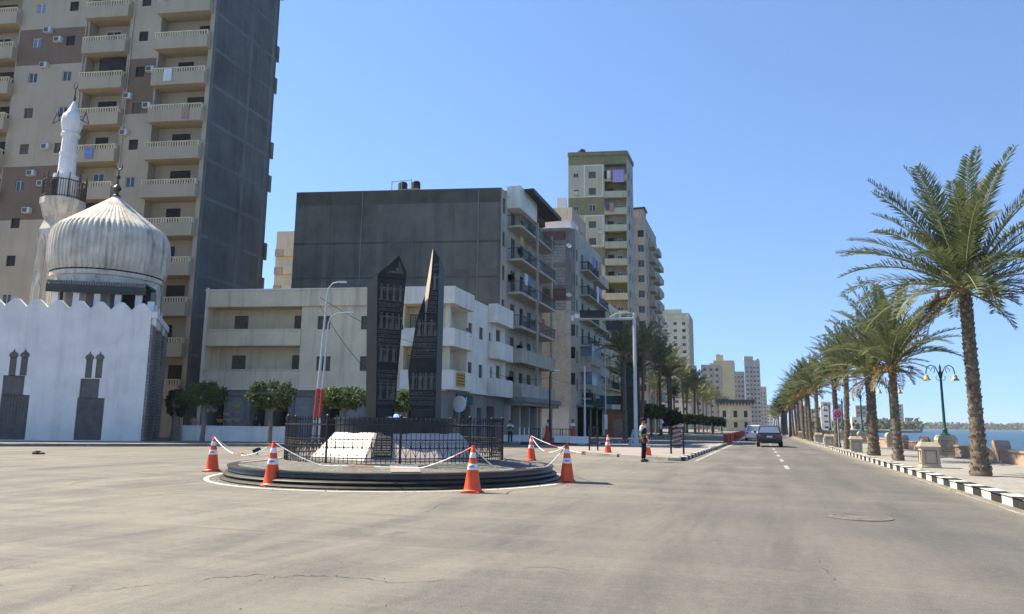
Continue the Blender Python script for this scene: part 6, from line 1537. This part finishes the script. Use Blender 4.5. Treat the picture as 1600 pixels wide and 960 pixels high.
# ================================================================== CARS
def car(p, label, cat, paint, L=4.7, Wd=1.88, Hh=1.68, rz=0, suv=True):
    rt = thing('parked_car' if False else 'car', label, cat, p, rz); hw = Wd / 2
    # stations from tail (y=0) to nose: y, z bottom, z belt, half width
    st = [(0, .42, .86, hw * .88), (.06, .34, 1.0, hw * .95), (.5, .3, 1.04, hw), (1.2, .26, 1.04, hw), (3.2, .26, 1.0, hw), (3.9, .28, .95, hw * .97), (4.5, .34, .80, hw * .9), (4.68, .42, .66, hw * .8)]
    mb = MB(); rings = []
    for y, zb, zt, w_ in st:
        y *= L / 4.7
        rings.append([V((-w_ * .9, y, zb)), V((-w_, y, zb + .12)), V((-w_, y, zt - .14)), V((-w_ * .95, y, zt - .02)), V((-w_ * .86, y, zt)), V((w_ * .86, y, zt)), V((w_ * .95, y, zt - .02)), V((w_, y, zt - .14)), V((w_, y, zb + .12)), V((w_ * .9, y, zb))])
    for a, b_ in zip(rings[:-1], rings[1:]):
        for i in range(10): mb.poly([a[i], a[(i + 1) % 10], b_[(i + 1) % 10], b_[i]], 0, True)
    mb.poly(list(reversed(rings[0]))); mb.poly(rings[-1])
    # cabin
    zr = Hh; cb = [(.16 if suv else .75, 1.0, hw * .88), (.42 if suv else 1.3, zr - .06, hw * .74), (.7 if suv else 1.6, zr, hw * .72), (2.3, zr, hw * .72), (2.75, zr - .07, hw * .73), (3.5, 1.0, hw * .86)]
    sec = [[V((-w_, y * L / 4.7, z)), V((-w_ * .93, y * L / 4.7, z + .02)), V((w_ * .93, y * L / 4.7, z + .02)), V((w_, y * L / 4.7, z))] for y, z, w_ in cb]
    for a, b_ in zip(sec[:-1], sec[1:]):
        for i in range(3): mb.poly([a[i], a[i + 1], b_[i + 1], b_[i]], 0, True)
    for sx in (0, 3):
        mb.poly([s_[sx] for s_ in sec] if sx == 0 else list(reversed([s_[sx] for s_ in sec])), 0)
    body = mb.build('body', [paint], rt)
    a, b_ = cb[0], cb[1]; l = L / 4.7
    mb = MB(); e = .012
    mb.poly([(-a[2] * .9, a[0] * l + .02 - e, a[1] + .07), (a[2] * .9, a[0] * l + .02 - e, a[1] + .07), (b_[2] * .88, b_[0] * l - .02 - e, b_[1] - .03), (-b_[2] * .88, b_[0] * l - .02 - e, b_[1] - .03)]); mb.build('rear_window', [m_glassb], rt)
    for s_ in (-1, 1):
        mb = MB(); mb.poly([(s_ * (hw * .868 + e), .62 * l, 1.06), (s_ * (hw * .868 + e), 3.2 * l, 1.05), (s_ * (hw * .745 + e), 2.6 * l, zr - .12), (s_ * (hw * .745 + e), .8 * l, zr - .1)]); mb.build('side_window', [m_glass], rt)
        mb = MB(); x0, x1 = sorted((s_ * hw * .62, s_ * hw * .93)); mb.box(x0, -.02, .78, x1, .1, .94); mb.build('tail_light', [m_red], rt)
        mb = MB(); x0, x1 = sorted((s_ * (hw - .02), s_ * (hw + .2))); mb.box(x0, 3.0 * l, 1.02, x1, 3.12 * l, 1.18); mb.build('wing_mirror', [paint], rt)
        for y in (.88 * l, 3.75 * l):
            mb = MB(); mb.tube([(s_ * (hw - .24), y, .34), (s_ * (hw - .01), y, .34)], .34, 20); wh = mb.build('wheel', [m_tyre], rt); mb = MB(); mb.tube([(s_ * (hw - .02), y, .34), (s_ * (hw + .005), y, .34)], .2, 14); mb.build('rim', [m_rim], wh)
    mb = MB(); mb.box(-hw * .9, -.05, .38, hw * .9, .14, .58); mb.build('rear_bumper', [m_iron if paint is m_carb else paint], rt)
    mb = MB(); mb.box(-.2, -.035, .72, .2, -.008, .84); mb.build('number_plate', [m_cwhite], rt)
    mb = MB(); mb.box(-hw * .6, .1, .96, hw * .6, .13, 1.0); mb.build('boot_trim', [m_rim], rt)
    return rt
car(V((.82, 59.3, .002)), 'black car driving away in the right lane', 'car', m_carb, Hh=1.6)
car(V((-.35, 82, .002)), 'white car ahead and left of the black car', 'car', m_carw, Hh=1.66)
car(V((1.5, 104, .002)), 'farther dark car partly hidden by the black car', 'car', m_carb, Hh=1.75)

# ================================================================== FAR COAST
def far_box(u, d, vt, wpx, m, label, m2=None, group=None):
    p = at(u, d, 1); p.z = .3; k = d / 1150; w_ = wpx * k; H = zof(p, vt)
    b = Bld('far_tower' if H > 25 else 'far_house', label, p, R0, NY, w_, w_ * .8 + 3, H, [m, m2 or m_farg, m_void], 0, 1, group)
    n = max(1, int(H / 3.4)); c = max(1, int(w_ / 4))
    if H > 9:
        for kz in range(min(n, 12)):
            for j in range(min(c, 5)): b.win(b.F, (-w_ + (j + .3) * w_ / c, 1 + kz * H / n, -w_ + (j + .7) * w_ / c, 2.4 + kz * H / n), 'far')
    b.finish(); return b
far_box(1356, 560, 634, 17, m_farg, 'grey and white hotel block across the bay behind the third palm', m_dark)
far_box(1354, 540, 652, 22, m_white, 'wide white low block in front of the far grey hotel')
far_box(1413.5, 760, 632, 9.5, m_cream, 'slim cream tower on the far headland beside the second palm')
far_box(1426, 800, 653, 11, m_farg, 'stepped grey block at the foot of the slim cream tower')
far_box(1318, 520, 632, 12, m_farg, 'pale grey block behind the no-stopping sign'); far_box(1300, 500, 628, 16, m_white, 'white block seen between the palms left of the sign'); far_box(1280, 520, 640, 14, m_cream, 'cream block seen between the far palm trunks'); far_box(1385, 640, 655, 14, m_farg, 'low grey block left of the second palm trunk'); far_box(1262, 560, 634, 12, m_farg, 'grey block behind the densest palm trunks')
r_ = random.Random(9)
for i in range(16):
    u = 1440 + i * 11 + r_.uniform(-4, 4); far_box(u, 1820 + r_.uniform(0, 60), 665.5 + (u - 1440) * .008 - r_.uniform(0, 2.2), r_.uniform(3, 7), m_white if i % 2 else m_cream, 'one of the small pale houses strung along the far shore', None, 'houses on the far shore')
def far_trees(name, n, u0, u1, d0, d1, h, s, seed):
    r = random.Random(seed); mb = MB()
    for i in range(n):
        u = r.uniform(u0, u1); d = r.uniform(d0, d1); p = at(u, d, 1); hh = h * r.uniform(.5, 1.15)
        for k in range(9):
            q = V((p.x + r.gauss(0, s), p.y + r.gauss(0, s), .3 + hh * r.uniform(.15, 1))); a = V((r.gauss(0, 1), r.gauss(0, 1), r.gauss(0, 1))).normalized(); b_ = a.orthogonal().normalized(); c = a.cross(b_); l = s * r.uniform(.4, .9); mb.poly([q - b_ * l, q + c * l * .7, q + b_ * l, q - c * l * .7], r.random() < .4)
    o = mb.build(name, [m_ficusd, m_palm]); o['kind'] = 'stuff'; tag(o, 'dark belt of trees along the far shore', 'trees'); return o
far_trees('far_trees', 420, 1425, 1640, 1760, 1900, 15, 5, 3)
o = far_trees('headland_trees', 260, 1265, 1432, 500, 900, 8, 2.6, 5); o['label'] = 'dark trees on the near headland behind the palms'

hz = bpy.data.materials.new('haze'); hz.use_nodes = True; t = hz.node_tree; t.nodes.remove(t.nodes['Principled BSDF'])
pv = t.nodes.new('ShaderNodeVolumePrincipled'); pv.inputs['Color'].default_value = (.86, .93, 1, 1); pv.inputs['Density'].default_value = .00013; pv.inputs['Anisotropy'].default_value = .2
t.links.new(pv.outputs[0], t.nodes['Material Output'].inputs['Volume'])
mb = MB(); mb.box(-3200, -400, -5, 9200, 9200, 75); o = mb.build('haze', [hz]); o['kind'] = 'stuff'; o['label'] = 'thin sea haze over the bay and the far shore'
